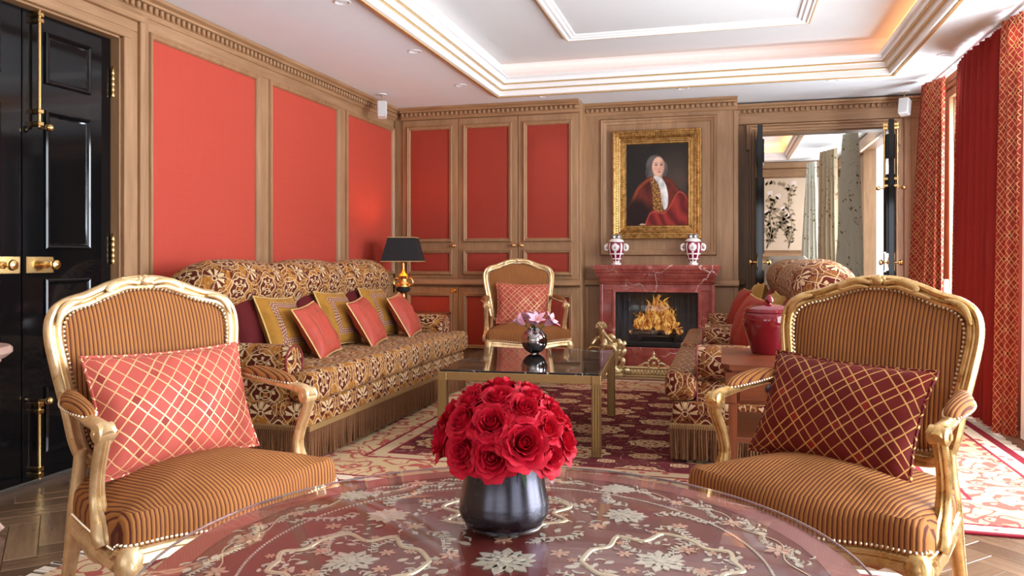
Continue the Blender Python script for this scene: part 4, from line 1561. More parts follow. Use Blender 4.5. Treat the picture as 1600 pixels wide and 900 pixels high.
# =================================================================== MANTEL VASES
def mantel_vase(x, label):
    t = thing('lidded_vase', label, 'vase', (x, 7.5, 1.046), 0, 'pair of porcelain mantel vases')
    MB().lathe([(0, 0), (.042, 0), (.044, .012), (.030, .02), (.034, .034), (.056, .07), (.074, .12), (.083, .165), (.082, .19), (.074, .204), (.066, .212), (.066, .218), (0, .22)], 32).build('body', M['porcelain'], t)
    MB().lathe([(0, .218), (.070, .218), (.072, .226), (.060, .242), (.03, .252), (0, .254)], 28).build('lid', M['porcelain_white'], t)
    mb = MB()
    for s in (-1, 1):
        for k in range(3):
            mb.tube([(s * .022 + .016 * cos(a), .0, .268 + .016 * sin(a)) for a in [2 * pi * q / 12 for q in range(12)]], .008, 6, (0, 1, 0), True)
        mb.ball((s * .022, -.004, .266), .014, 8, 6)
    mb.build('scroll_finial', M['porcelain_white'], t)
    for s in (-1, 1):
        h = MB().tube(cr([(s * .078, 0, .195), (s * .10, 0, .19), (s * .108, 0, .165), (s * .098, 0, .14), (s * .078, 0, .145)], 4), .0095, 8, (0, 1, 0))
        h.ball((s * .103, 0, .175), .016, 8, 6)
        h.build('handle', M['porcelain_white'], t)
    for k in range(3):
        a = k * 2.1 + .4
        MB().ball((.036 * cos(a), .036 * sin(a), .01), .012, 8, 6).build('foot', M['porcelain_white'], t)


mantel_vase(-1.01, 'lidded burgundy and white porcelain vase on left end of mantelpiece')
mantel_vase(-.294, 'lidded burgundy and white porcelain vase on right end of mantelpiece')

# =================================================================== OPEN BLACK DOORS
def open_door(name, hinge, ang, w, sgn, label):
    t = thing(name, label, 'door', hinge, (0, 0, ang), kind='structure')
    I4 = Matrix.Identity(4) if sgn > 0 else Matrix.Scale(-1, 4, (1, 0, 0))
    lf = MB().box(0, w, -.022, .022, .008, 2.31, I4, .003).build('leaf', M['black_gloss'], t, 30)
    for z0, z1 in ((.13, .46), (.60, 1.0), (1.152, 1.849), (1.983, 2.2)):
        for side in (0, 1):
            m4 = I4 @ (Matrix.Translation((0, -.022, 0)) if side == 0 else Matrix.Translation((w, .022, 0)) @ Matrix.Rotation(pi, 4, 'Z'))
            MB().frame(.12, w - .12, z0, z1, [(0, 0), (0, .010), (.008, .015), (.016, .012), (.022, .004), (.030, .001)], m4).build('raised_panel', M['black_gloss'], lf, 25)
    for side in (-1, 1):
        pl = MB().box(w - .15, w - .02, side * .022 - .003, side * .022 + .003, 1.03, 1.115, I4, .002).build('lock_plate', M['brass'], t, 30)
        MB().lathe([(.018, 0), (.009, .010), (.008, .032), (.024, .048), (.027, .058), (.023, .068), (0, .074)], 16, I4 @ Matrix.Translation((w - .06, side * .024, 1.072)) @ Matrix.Rotation(R(90) * -side, 4, 'X')).build('knob', M['brass'], pl)
    for z0, z1, kn in ((1.72, 2.29, 1.72), (.02, .4, .4)):
        for side in ((-1, 1) if sgn < 0 else ()):
            m4 = I4 @ (Matrix.Translation((0, -.022, 0)) if side < 0 else Matrix.Translation((2 * (w - .06), .022, 0)) @ Matrix.Rotation(pi, 4, 'Z'))
            bolt(t, m4, w - .06, z0, z1, kn)
    for z in (.25, 1.15, 2.1):
        MB().lathe([(.01, -.06), (.012, -.05), (.012, .05), (.01, .06)], 10, I4 @ Matrix.Translation((0, -.02, z))).build('hinge', M['brass'], t)


open_door('door_2', (OX0 + .022, BW - .058, .0), R(-92), .56, 1, 'left leaf of the black double door, swung open beside fireplace')
open_door('door_3', (OX1 - .02, BW - .058, .0), R(90 - 7), .56, -1, 'right leaf of the black double door, swung open by the curtain')

# =================================================================== RUGS
def rug(name, label, x0, x1, y0, y1, z, mat, fringe_ends='x'):
    t = thing(name, label, 'rug', ((x0 + x1) / 2, (y0 + y1) / 2, z))
    hx, hy = (x1 - x0) / 2, (y1 - y0) / 2
    MB().box(-hx, hx, -hy, hy, 0, .010, None, .003).build('pile', mat, t, 30)
    mb = MB()
    rr = random.Random(2)
    ends = [(-hx, -1), (hx, 1)] if fringe_ends == 'x' else [(-hy, -1), (hy, 1)]
    h = hy if fringe_ends == 'x' else hx
    for e, s in ends:
        n = int(2 * h / .022)
        for k in range(n):
            p = -h + 2 * h * (k + .5) / n
            d = rr.uniform(-.012, .012)
            l = rr.uniform(.05, .075)
            a, b = (e, p), (e + s * l, p + d)
            w = .006
            if fringe_ends == 'x': mb.box(min(a[0], b[0]), max(a[0], b[0]), p - w + d, p + w + d, .001, .006)
            else: mb.box(p - w + d, p + w + d, min(a[0], b[0]), max(a[0], b[0]), .001, .006)
    stuff(mb.build('fringe', M['rug_fringe'], t))
    return t


rug('persian_rug', 'large red and cream persian rug under the coffee table and sofas', -2.44, 1.58, 3.5, 7.12, 0, M['rug'])
rug('persian_rug', 'smaller red bordered rug under the round lacquered table', -2.28, .95, -.8, 2.98, 0, M['rug_near'], 'x')

# =================================================================== GILDED ARMCHAIRS
RUGZ = .011


def back_pt(x, z, off=0.0):
    """point on the reclined back plane; off is towards the sitter (-y)"""
    y = .205 + (z - .45) * .19 - .30 * x * x
    return V((x, y - off * .98, z + off * .19))


BACKO = cr([(0, .505), (.15, .50), (.225, .515), (.252, .56), (.268, .66), (.290, .78), (.302, .87), (.292, .925), (.255, .955), (.19, .972), (.12, .998), (.06, 1.014), (0, 1.018)], 5)
BACKO = BACKO + [(-x, z) for x, z in BACKO[-2:0:-1]]
SEATO = cr([(0, .235), (.20, .235), (.262, .225), (.285, .15), (.318, .0), (.345, -.14), (.362, -.235), (.352, -.285), (.31, -.300), (.23, -.302), (.12, -.325), (0, -.338)], 4)
SEATO = SEATO + [(-x, y) for x, y in SEATO[-2:0:-1]]
nail_src = MB().ball((0, 0, 0), 1, 6, 4)


def add_nail(mb, p, r=.0052):
    o = len(mb.v)
    mb.v += [(p[0] + a * r, p[1] + b * r, p[2] + c * r) for a, b, c in nail_src.v]
    mb.f += [tuple(i + o for i in f) for f in nail_src.f]
    mb.uv += [None] * len(nail_src.f)


def spaced(pts, d, closed=False):
    P = [V(p) for p in pts]
    if closed: P.append(P[0])
    out, acc = [], 0.0
    for a, b in zip(P, P[1:]):
        L = (b - a).length
        while acc <= L:
            out.append(a + (b - a) * (acc / L if L else 0))
            acc += d
        acc -= L
    return out


def leaf_scroll(mb, pts, r0, up):
    P = cr(pts, 5)
    n = len(P)
    mb.tube(P, [(r0 * (.3 + sin(pi * min(1, (i + 1) / n * .9)) * 1.0), r0 * .6 * (.3 + sin(pi * min(1, (i + 1) / n * .9)))) for i in range(n)], 6, up)


def make_chair(label, loc, rz, scale, group, gm):
    t = thing('armchair', label, 'armchair', loc, rz, group)
    t.scale = scale
    # back frame
    pts = [back_pt(x, z) for x, z in BACKO]
    ups = []
    for i, (x, z) in enumerate(BACKO):
        ups.append(V((.6 * x, -1, .19)).normalized())
    prof = [(-.030, .016), (-.028, -.004), (-.022, -.013), (-.012, -.016), (-.004, -.006), (.002, -.006), (.008, -.018), (.018, -.021), (.028, -.014), (.033, 0), (.030, .018), (.010, .026), (-.018, .024)]
    prof = [(a * .80, -b * .9) for a, b in prof]
    MB().sweep(prof, pts, ups, True).build('back_frame', gm, t, 40)
    # upholstered back
    C = (0, .75)
    rows = []
    for s in (1.0, .99, .96, .9, .8, .65, .5, .33, .16, .02):
        rows.append([tuple(back_pt(C[0] + (x * .92 - C[0]) * s, C[1] + ((z - C[1]) * .925) * s, .004 + .030 * (1 - s ** 3.5))) for x, z in BACKO])
    bc = MB().grid(rows, cu=True, cap1=True)
    rows = [[tuple(back_pt(C[0] + x * .93 * s, C[1] + (z - C[1]) * .93 * s, -.012)) for x, z in BACKO] for s in (1.0, .5, .02)]
    bc.grid(rows, cu=True, cap1=True, flip=True)
    bc.build('back_cushion', M['stripe'], t, 60)
    # seat
    def zt(s): return .502 - .062 * s ** 2.4
    rows = []
    for s, drop in ((.02, 0), (.2, 0), (.4, 0), (.6, 0), (.78, 0), (.9, 0), (.96, .006), (.99, .020), (1.0, .045), (1.0, .096)):
        rows.append([(x * s, -.03 + (y + .03) * s, zt(s) - drop - (.012 * (cos(x * 9) - .2) if s > .9 and y < -.25 else 0)) for x, y in SEATO])
    MB().grid(rows, cu=True, cap0=True, flip=True).build('seat', M['stripe'], t, 60)
    # rail under the seat, serpentine lower edge
    rows = []
    n = len(SEATO)
    railp = [(.0, 0), (.010, -.006), (.012, -.018), (.004, -.026), (.008, -.036), (.012, -.05), (.0, -1), (-.03, -1), (-.03, 0)]
    for o_, dz in railp:
        row = []
        for i, (x, y) in enumerate(SEATO):
            a, b = V(SEATO[i - 1]), V(SEATO[(i + 1) % n])
            d = (b - a).normalized()
            nx, ny = -d.y, d.x
            if nx * x + ny * (y + .03) < 0: nx, ny = -nx, -ny
            if y < -.25: low = -.072 - .022 * cos(x * 2 * pi / .42) + .018 * (abs(x) > .26)
            else: low = -.062 - .012 * cos((y - .0) * 2 * pi / .40)
            z = .356 - (.012 * (cos(x * 9) - .2) if y < -.25 else 0) + (low if dz == -1 else dz * .8)
            row.append((x + nx * o_, y + ny * o_, z))
        rows.append(row)
    MB().grid(rows, cu=True, cv=True, flip=True).build('seat_rail', gm, t, 40)
    # carving: crest flower, leaf scrolls, shoulder leaves, apron shell
    p = back_pt(0, 1.022, .018)
    fw = MB().ball(p, .017, 10, 8, (1.15, .8, .95))
    fw.build('crest_flower', gm, t, 60)
    fl_me = MB().ball((0, 0, 0), .0105, 8, 6).mesh('crest_bud', 60)
    fl_me.materials.append(gm)
    for k in range(5):
        a = pi * (k / 4)
        link('crest_bud', fl_me, t, (p[0] + .022 * cos(a), p[1] + .004, p[2] + .014 * sin(a) - .004))

    def scroll(pts, r0, up, nm):
        q = MB()
        leaf_scroll(q, pts, r0, up)
        q.build(nm, gm, t, 60)
    for s in (-1, 1):
        scroll([tuple(back_pt(s * x, z, o)) for x, z, o in ((.022, 1.014, .02), (.06, 1.020, .024), (.10, 1.012, .022), (.125, .996, .020), (.108, .988, .022))], .010, (0, -1, .2), 'crest_scroll')
        scroll([tuple(back_pt(s * x, z, o)) for x, z, o in ((.03, 1.000, .020), (.07, 1.002, .022), (.12, .985, .020), (.17, .970, .018))], .007, (0, -1, .2), 'crest_leaf')
        scroll([tuple(back_pt(s * x, z, o)) for x, z, o in ((.215, .968, .020), (.25, .960, .025), (.278, .940, .023), (.294, .90, .018))], .009, (0, -1, .2), 'shoulder_leaf')
        scroll([tuple(back_pt(s * x, z, .018)) for x, z in ((.15, .505), (.20, .50), (.235, .525))], .009, (0, -1, .2), 'lower_leaf')
        scroll([(s * .05, -.352, .305), (s * .09, -.345, .292), (s * .13, -.335, .302), (s * .15, -.33, .315)], .010, (0, -1, 0), 'apron_leaf')
        scroll([(s * .342, -.298, .345), (s * .352, -.308, .325), (s * .345, -.305, .27)], .014, (0, -1, 0), 'knee_leaf')
    for k in range(7):
        a = pi * k / 6
        MB().tube([(0, -.352, .312), (.040 * cos(a), -.358, .318 + .034 * sin(a))], [.004, .009], 6, (0, -1, .1)).build('shell_rib', gm, t, 60)
    # legs
    for s in (-1, 1):
        o = V((s * .72, -.69, 0))
        b = V((s * .335, -.272, 0))
        L = [(-.012, .362, .028), (.006, .345, .037), (.018, .31, .034), (.014, .25, .027), (.002, .18, .021), (-.008, .11, .017), (-.006, .06, .0165), (.006, .03, .019), (.022, .012, .020), (.03, .008, .010)]
        P = [tuple(b + o * d + V((0, 0, z))) for d, z, r in L]
        P = cr([(*p, l[2]) for p, l in zip(P, L)], 4)
        lm = MB().tube([p[:3] for p in P], [p[3] for p in P], 10, (s * .69, .72, .02))
        lm.build('leg', gm, t, 60)
        L = [(.248, .20, .545, .020), (.252, .205, .47, .021), (.256, .208, .40, .025), (.258, .215, .33, .027), (.262, .232, .24, .023), (.268, .255, .14, .0185), (.275, .285, .05, .0175), (.278, .30, .0, .018)]
        P = cr([(s * a, b_, c, r) for a, b_, c, r in L], 4)
        MB().tube([p[:3] for p in P], [p[3] for p in P], 10, (1, .1, .0)).build('leg', gm, t, 60)
    # arms
    for s in (-1, 1):
        y0 = back_pt(.278, .70).y
        A = cr([(s * .278, y0, .705, .015), (s * .302, y0 - .07, .695, .0145), (s * .326, .08, .684, .015), (s * .340, -.02, .673, .016), (s * .346, -.10, .664, .018), (s * .346, -.142, .655, .019), (s * .345, -.165, .64, .016)], 5)
        am = MB().tube([p[:3] for p in A], [(p[3] * 1.15, p[3]) for p in A], 10, (0, 0, 1))
        am.lathe([(.0, -.027), (.016, -.027), (.026, -.022), (.026, .022), (.016, .027), (0, .027)], 14, Matrix.Translation((s * .345, -.142, .645)) @ Matrix.Rotation(R(90), 4, 'Y'))
        am.lathe([(.0, -.031), (.010, -.031), (.010, .031), (0, .031)], 10, Matrix.Translation((s * .345, -.142, .645)) @ Matrix.Rotation(R(90), 4, 'Y'))
        arm = am.build('arm', gm, t, 60)
        Pd = [p for p in A if -.075 < p[1] < .185]
        n = len(Pd)
        rows = []
        for i, p in enumerate(Pd):
            q = sin(pi * (i + .15) / (n - .7)) ** .45
            ring = []
            for k in range(14):
                a = 2 * pi * k / 14
                ring.append((p[0] + .034 * q * cos(a), p[1], p[2] + .014 + (.030 * q * sin(a) if sin(a) > 0 else .012 * sin(a))))
            rows.append(ring)
        pm = MB().grid(rows, cu=True, cap0=True, cap1=True)
        pm.build('arm_pad', M['stripe_pad'], arm, 60)
        nm = MB()
        for side in (-1, 1):
            for q in spaced([(p[0] + side * .034 * sin(pi * (i + .15) / (n - .7)) ** .45, p[1], p[2] + .010) for i, p in enumerate(Pd)], .0125):
                add_nail(nm, q, .0048)
        stuff(nm.build('arm_nails', M['nail'], arm))
        S_ = cr([(s * .346, -.150, .648, .021), (s * .348, -.136, .60, .020), (s * .344, -.108, .54, .0195), (s * .340, -.094, .48, .021), (s * .342, -.112, .425, .025), (s * .352, -.160, .385, .033), (s * .352, -.175, .36, .030)], 5)
        sp = [(1, .0), (.8, .55), (.45, .7), (.3, .5), (0, .85), (-.3, .5), (-.45, .7), (-.8, .55), (-1, 0), (-.7, -.7), (0, -.95), (.7, -.7)]
        MB().sweep(sp, [p[:3] for p in S_], (0, -1, .05), False, [p[3] for p in S_]).build('arm_support', gm, t, 50)
    # brass nails round back and seat
    nm = MB()
    for q in spaced([tuple(back_pt(x * .915, .75 + (z - .75) * .92, .012)) for x, z in BACKO], .0135, True): add_nail(nm, q)
    low = [(x * 1.006, -.03 + (y + .03) * 1.006, .364 - (.012 * (cos(x * 9) - .2) if y < -.25 else 0)) for x, y in SEATO if y < .2]
    k0 = max(range(len(low) - 1), key=lambda i: (V(low[i + 1]) - V(low[i])).length)
    low = low[k0 + 1:] + low[:k0 + 1]
    for q in spaced(low, .0135): add_nail(nm, q)
    stuff(nm.build('brass_nails', M['nail'], t))
    return t


CH = 'gilded striped armchairs'
chair_l = make_chair('gilded armchair in striped velvet at left, in front of black doors', (-1.555, 2.035, RUGZ), R(71.3), (.985, .86, .995), CH, M['gilt_lit'])
chair_r = make_chair('gilded armchair in striped velvet at right, beside wooden end table', (.318, 2.500, RUGZ), R(-33.8), (.968, .92, .995), CH, M['gilt'])
chair_f = make_chair('small looking gilded armchair far back in front of the red cupboards', (-1.745, 6.80, RUGZ), R(25), (1.03, .95, 1.05), CH, M['gilt_lit'])


# =================================================================== CUSHIONS
def pillow(label, w, h, t_, mat, M4, piping=None, band=None, group=None, seed=0, name='cushion', pr=.005, ear=.07):
    """M4 places the pillow: local x = width, z = height, -y = front"""
    o = thing(name, label, 'cushion', (0, 0, 0), 0, group)
    o.matrix_world = M4
    n = 22

    def sh(u, v, side):
        x = w / 2 * u * (1 - ear * (1 - v * v))
        z = h / 2 * v * (1 - ear * (1 - u * u))
        b = max(0, (1 - u * u) * (1 - v * v))
        y = t_ / 2 * b ** .42
        y += .008 * mnoise.noise(V((u * 2.2 + seed, v * 2.2, side * 3.1 + seed))) * min(1, b * 4)
        y += .003 * sin(9 * atan2(v, u + .01)) * (1 - b) * min(1, b * 6)
        return (x, -side * y, z)
    mb = MB()
    for side in (1, -1):
        rows = [[sh(-1 + 2 * i / n, -1 + 2 * j / n, side) for i in range(n + 1)] for j in range(n + 1)]
        mb.grid(rows, flip=side < 0)
    mb.build('cover', mat, o, 60)
    edge = [sh(-1 + 2 * i / n, -1, 1) for i in range(n)] + [sh(1, -1 + 2 * i / n, 1) for i in range(n)] + [sh(1 - 2 * i / n, 1, 1) for i in range(n)] + [sh(-1, 1 - 2 * i / n, 1) for i in range(n)]
    if piping:
        MB().tube(edge, pr, 6, (.02, 1, .03), True).build('piping', piping, o)
    if band:
        bm_, lo, hi = band
        mb = MB()
        m_ = 26
        for e in range(4):
            rows = []
            for q in (lo, hi):
                row = []
                for i in range(m_ + 1):
                    s = -q + 2 * q * i / m_
                    u, v = ((s, -q), (q, s), (-s, q), (-q, -s))[e]
                    p = sh(u, v, 1)
                    row.append((p[0], p[1] - .0025, p[2]))
                rows.append(row)
            mb.grid(rows, flip=True)
        mb.build('embroidered_band', bm_, o, 60)
    return o


def place(x, y, z, yaw, lean, roll=0.0):
    """bottom centre at (x,y,z); yaw turns the front (-y); lean tips the top backwards"""
    return Matrix.Translation((x, y, z)) @ Matrix.Rotation(yaw, 4, 'Z') @ Matrix.Rotation(-lean, 4, 'X') @ Matrix.Rotation(roll, 4, 'Y')


def on_chair(ch, off, yaw, lean, roll, h, s=1.0):
    c = Matrix.Translation(ch.location) @ Matrix.Rotation(ch.rotation_euler.z, 4, 'Z') @ Matrix.Scale(ch.scale[0], 4)
    return c @ Matrix.Translation(off) @ Matrix.Rotation(yaw, 4, 'Z') @ Matrix.Rotation(-lean, 4, 'X') @ Matrix.Rotation(roll, 4, 'Y') @ Matrix.Translation((0, 0, h / 2))


pillow('coral plaid lumbar cushion on the left armchair', .56, .36, .15, M['plaid_coral'], on_chair(chair_l, (.005, .035, .477), R(4), R(18), R(1), .36), M['plaid_coral'], seed=1, name='plaid_cushion')
pillow('dark red plaid lumbar cushion on the right armchair', .56, .36, .15, M['plaid_red'], on_chair(chair_r, (-.055, .015, .470), R(-6), R(24), R(1), .36), M['plaid_red'], seed=2, name='plaid_cushion')
pillow('coral plaid cushion on the far armchair by the cupboards', .48, .36, .15, M['plaid_coral'], on_chair(chair_f, (0.01, .085, .488), R(0), R(13), R(2), .36), M['plaid_coral'], seed=3, name='plaid_cushion')


# =================================================================== SOFAS
def make_sofa(label, loc, rz, mat, Wd=1.30, humps=3):
    t = thing('sofa', label, 'sofa', loc, rz, 'figured velvet sofas')
    yf, yb = -.52, .50
    # base
    bm_ = bmesh.new()
    bmesh.ops.create_cube(bm_, size=1)
    bmesh.ops.scale(bm_, vec=(2 * Wd - .04, .98, .16), verts=bm_.verts)
    bmesh.ops.translate(bm_, vec=(0, -.01, .245), verts=bm_.verts)
    bmesh.ops.bevel(bm_, geom=bm_.edges[:], offset=.03, segments=3, affect='EDGES', profile=.5)
    bmesh_to(bm_, 'base', mat, t)
    # T-shaped seat cushion
    bm_ = bmesh.new()
    ox, ix = Wd - .015, Wd - .215
    out = [(-ox, yf - .02), (ox, yf - .02), (ox, yf + .15), (ix, yf + .15), (ix, .22), (-ix, .22), (-ix, yf + .15), (-ox, yf + .15)]
    vs = [bm_.verts.new((x, y, .325)) for x, y in out]
    f = bm_.faces.new(vs)
    ex = bmesh.ops.extrude_face_region(bm_, geom=[f])
    bmesh.ops.translate(bm_, vec=(0, 0, .165), verts=[v for v in ex['geom'] if isinstance(v, bmesh.types.BMVert)])
    bmesh.ops.recalc_face_normals(bm_, faces=bm_.faces)
    bmesh.ops.bevel(bm_, geom=bm_.edges[:], offset=.05, segments=4, affect='EDGES', profile=.5)
    bmesh_to(bm_, 'seat_cushion', mat, t)
    # scroll arms
    for s in (-1, 1):
        cx, cz, r = s * (Wd - .10), .535, .092
        prof = [(-.085, .30), (-.082, .42)] + [(r * cos(a), cz + r * sin(a)) for a in [R(200 - 20 * k) for k in range(15)]] + [(.04, .43), (.05, .30)]
        rows = []
        for k, (y, sc) in enumerate(((yf + .155, .93), (yf + .165, .985), (yf + .19, 1.0), (-.1, 1.0), (.15, 1.0), (.38, 1.0))):
            rows.append([(cx + s * (a * sc), y, .30 + (z - .30) * (1 - (1 - sc) * .35) if z < .5 else cz + (z - cz) * sc) for a, z in prof])
        am = MB().grid(rows, flip=s > 0)
        arm = am.build('arm', mat, t, 50)
        fr = rows[0]
        fm = MB()
        cxx = (cx, yf + .150, cz)
        disc = [[(cx + s * (p[0] - cx) * s * q + 0, yf + .155 - .012 * (1 - q * q), cz + (p[2] - cz) * q) for p in fr] for q in (1.0, .8, .5, .2, .02)]
        fm.grid(disc, cu=True, cap1=True, flip=s < 0, uv=False)
        fm.build('arm_front', mat, arm, 50)
        MB().tube([(p[0], p[1] - .004, p[2]) for p in fr], .006, 6, (0, 1, .01)).build('arm_piping', M['piping_wine'], arm)
    # fat rolled back in three humps
    NS = 22 * humps
    if humps == 1: NS = 34
    prof = cr([(.13, .40), (.15, .55), (.165, .70), (.155, .80), (.115, .88), (.10, .95), (.125, 1.02), (.19, 1.07), (.28, 1.09), (.38, 1.06), (.45, .99), (.475, .88), (.48, .6), (.48, .22)], 4)
    rows = []
    for i in range(NS + 1):
        u = -1 + 2 * i / NS
        if humps == 1: u = (1 if u > 0 else -1) * (1 - (1 - abs(u)) ** 1.6)
        p = (u + 1) / 2 * humps
        fr_ = p - math.floor(p) if p < humps else 1.0
        if humps == 1: fr_ = .5
        hump = (sin(pi * fr_)) ** .5 if 0 < fr_ < 1 else 0.0
        # shared creases are shallower than the end fall-off
        endf = min(1.0, (1 - abs(u)) / (.26 / Wd))
        endf = sqrt(max(0.0, 1 - (1 - endf) ** 2))
        x = (Wd - .02) * u
        row = []
        for y, z in prof:
            k = max(0.0, min(1.0, (z - .50) / .5))
            zz = z - (.05 * (1 - hump) + .15 * (1 - endf)) * k
            fwd = (.035 * (1 - hump) + .10 * (1 - endf)) * (k if y < .34 else 0)
            back = (.05 * (1 - endf)) * (k if y >= .34 else 0)
            row.append((x, y + fwd - back, zz))
        rows.append(row)
    bk = MB().grid(rows, cap0=True, cap1=True, percol=True)
    bk.build('backrest', mat, t, 60)
    # bullion fringe
    fm = MB()
    rr = random.Random(8)
    hw = Wd - .014
    line = [(-hw, .45), (-hw, yf + .012), (hw, yf + .012), (hw, .45)]
    for layer, off in ((0, 0.0), (1, .010)):
        for q in spaced([(x * (1 - off * .4), y + off if y < 0 else y, 0) for x, y in line], .0125):
            a, b = rr.uniform(-.012, .012), rr.uniform(-.008, .008)
            fm.tube([(q.x, q.y, .20), (q.x + a * .3, q.y + b * .3, .12), (q.x + a, q.y + b, .014 + rr.uniform(0, .012))], [.0055, .0060, .0050], 5, (1, .3, .1))
    stuff(fm.build('fringe', M['fringe'], t, 60))
    MB().sweep([(-.005, -.014), (.006, -.014), (.006, .014), (-.005, .014)], [(x, y, .196) for x, y in line], (0, 0, 1)).build('braid', M['braid'], t, 30)
    for x in (-Wd + .15, Wd - .15):
        for y in (-.42, .42):
            MB().lathe([(.022, 0), (.03, .08), (.032, .18)], 10, Matrix.Translation((x, y, 0))).build('foot', M['mahogany_v'], t)
    return t


def bmesh_to(bm_, name, mat, parent):
    bm_.normal_update()
    mb = MB()
    bm_.verts.ensure_lookup_table()
    mb.v = [tuple(v.co) for v in bm_.verts]
    mb.f = [tuple(v.index for v in f.verts) for f in bm_.faces]
    bm_.verts.index_update()
    mb.f = [tuple(v.index for v in f.verts) for f in bm_.faces]
    mb.uv = [None] * len(mb.f)
    bm_.free()
    return mb.build(name, mat, parent, 60)


sofa_l = make_sofa('long figured gold and wine velvet sofa along the left red wall', (-2.62, 4.98, RUGZ), R(90), M['damask'])
sofa_r = make_sofa('nearer figured wine velvet two seat sofa on right, behind the end table', (.22, 4.93, RUGZ), R(-90), M['damask_dark'], .66, 1)
sofa_f = make_sofa('farther figured wine velvet two seat sofa on right, beside fireplace', (.22, 6.36, RUGZ), R(-90), M['damask_dark'], .66, 1)

# cushions on the left sofa: three groups of wine, mustard and coral
yaw = R(90)
SG = 'cushions on the left sofa'
for k, (y0, nm_) in enumerate((('nearest', 0), ('middle', 0), ('farthest', 0))):
    pass
LBL = [('large wine velvet cushion with rope edge at near end of left sofa', 'mustard velvet cushion with embroidered band nearest on left sofa', 'coral satin cushion with gold piping nearest on left sofa'),
       ('wine velvet cushion behind the middle coral one on left sofa', 'mustard velvet cushion between the two nearer coral cushions on left sofa', 'coral satin cushion in middle of the left sofa'),
       ('wine velvet cushion farthest back on left sofa near lamp', 'mustard velvet cushion behind the far coral one on left sofa', 'coral satin cushion at far end of left sofa by lamp')]
for k, yk in enumerate((4.17, 4.88, 5.55)):
    wz = .495 + RUGZ
    pillow(LBL[k][0], .50, .46, .17, M['velvet_wine'], place(-2.70, yk + .05, wz, yaw + R(2), R(20), R(-2)) @ Matrix.Translation((0, 0, .225)), M['piping_wine'], None, SG, 10 + k, pr=.008)
    pillow(LBL[k][1], .44, .40, .15, M['velvet_mustard'], place(-2.56, yk + .13, wz, yaw + R(2), R(24), R(4)) @ Matrix.Translation((0, 0, .195)), M['piping_gold'], (M['band'], .52, .72), SG, 20 + k)
    pillow(LBL[k][2], .37, .36, .14, M['satin_coral'], place(-2.38, yk + .27, wz, yaw + R(6), R(30), R(-6)) @ Matrix.Translation((0, 0, .175)), M['piping_gold'], (M['coral_braid'], .60, .65), SG, 30 + k)
# cushions on the right sofa
yaw = R(-90)
SR = 'cushions on the right sofa'
wz = .495 + RUGZ
RS = [('rust satin cushion with gold piping on the nearer right sofa', 5.17, .08, .40, 'satin_rust', 16, 20), ('gold satin cushion just behind the red ginger jar', 5.12, .22, .42, 'satin_gold', 6, 16),
      ('rust satin cushion on the farther right sofa', 6.62, .06, .40, 'satin_rust', 14, 22), ('pale gold satin cushion on the farther right sofa', 6.58, .19, .44, 'satin_gold', 4, 12),
      ('dark rust velvet cushion on the farther right sofa', 6.34, .30, .46, 'velvet_rust', -6, 14), ('rust velvet cushion by back of the nearer right sofa', 4.80, .31, .44, 'velvet_rust', 0, 14)]
for k, (lb, y, x, s_, mt, dy, ln) in enumerate(RS):
    pillow(lb, s_, s_ * .95, .17, M[mt], place(x, y, wz, yaw + R(dy), R(ln), R(4 - 2 * k)) @ Matrix.Translation((0, 0, s_ * .465)), M['piping_gold'] if 'satin' in mt else M['piping_wine'], None, SR, 40 + k)

# =================================================================== COFFEE TABLE
ct = thing('coffee_table', 'brass framed coffee table with black marble top on persian rug', 'coffee table', (-1.166, 4.836, RUGZ), R(4))
HX_, HY_, HT = .465, .60, .45
for s in (-1, 1):
    for q in (-1, 1):
        T = Matrix.Translation((s * (HX_ - .026), q * (HY_ - .026), 0))
        lm = MB().box(-.020, .020, -.020, .020, 0, HT - .002, T)
        lm.box(-.026, .026, -.026, .026, HT - .052, HT - .002, T, .002).box(-.026, .026, -.026, .026, 0, .012, T, .002)
        for d in (-.0215, -.0072, .0072, .0215):
            lm.box(d - .0045, d + .0045, -.026, .026, .01, HT - .05, T, .0012)
            lm.box(-.026, .026, d - .0045, d + .0045, .01, HT - .05, T, .0012)
        lm.build('leg', M['satin_brass'], ct, 30)
fm = MB()
for q in (-1, 1):
    fm.box(-HX_ + .052, HX_ - .052, q * (HY_ - .024) - .02, q * (HY_ - .024) + .02, HT - .05, HT - .002, None, .002)
    fm.box(q * (HX_ - .024) - .02, q * (HX_ - .024) + .02, -HY_ + .052, HY_ - .052, HT - .05, HT - .002, None, .002)
fm.build('frame', M['satin_brass'], ct, 30)
MB().box(-HX_ + .012, HX_ - .012, -HY_ + .012, HY_ - .012, HT - .018, HT + .008, None, .003).build('marble_top', M['marble_black'], ct, 30)

# lilies in a mirrored ball vase
CTZ = HT + .008 + RUGZ
LX, LY = -1.235, 5.10
lv_ = thing('ball_vase', 'mirrored silver ball vase of pink lilies on coffee table', 'vase', (LX, LY, CTZ))
rb = .088
MB().lathe([(0, .0), (.03, .0)] + [(rb * sin(a), rb + .0 - rb * cos(a)) for a in [R(20 + 9 * k) for k in range(16)]] + [(.034, 2 * rb - .003), (.030, 2 * rb - .012), (.028, rb)], 36).build('body', M['mirror'], lv_)


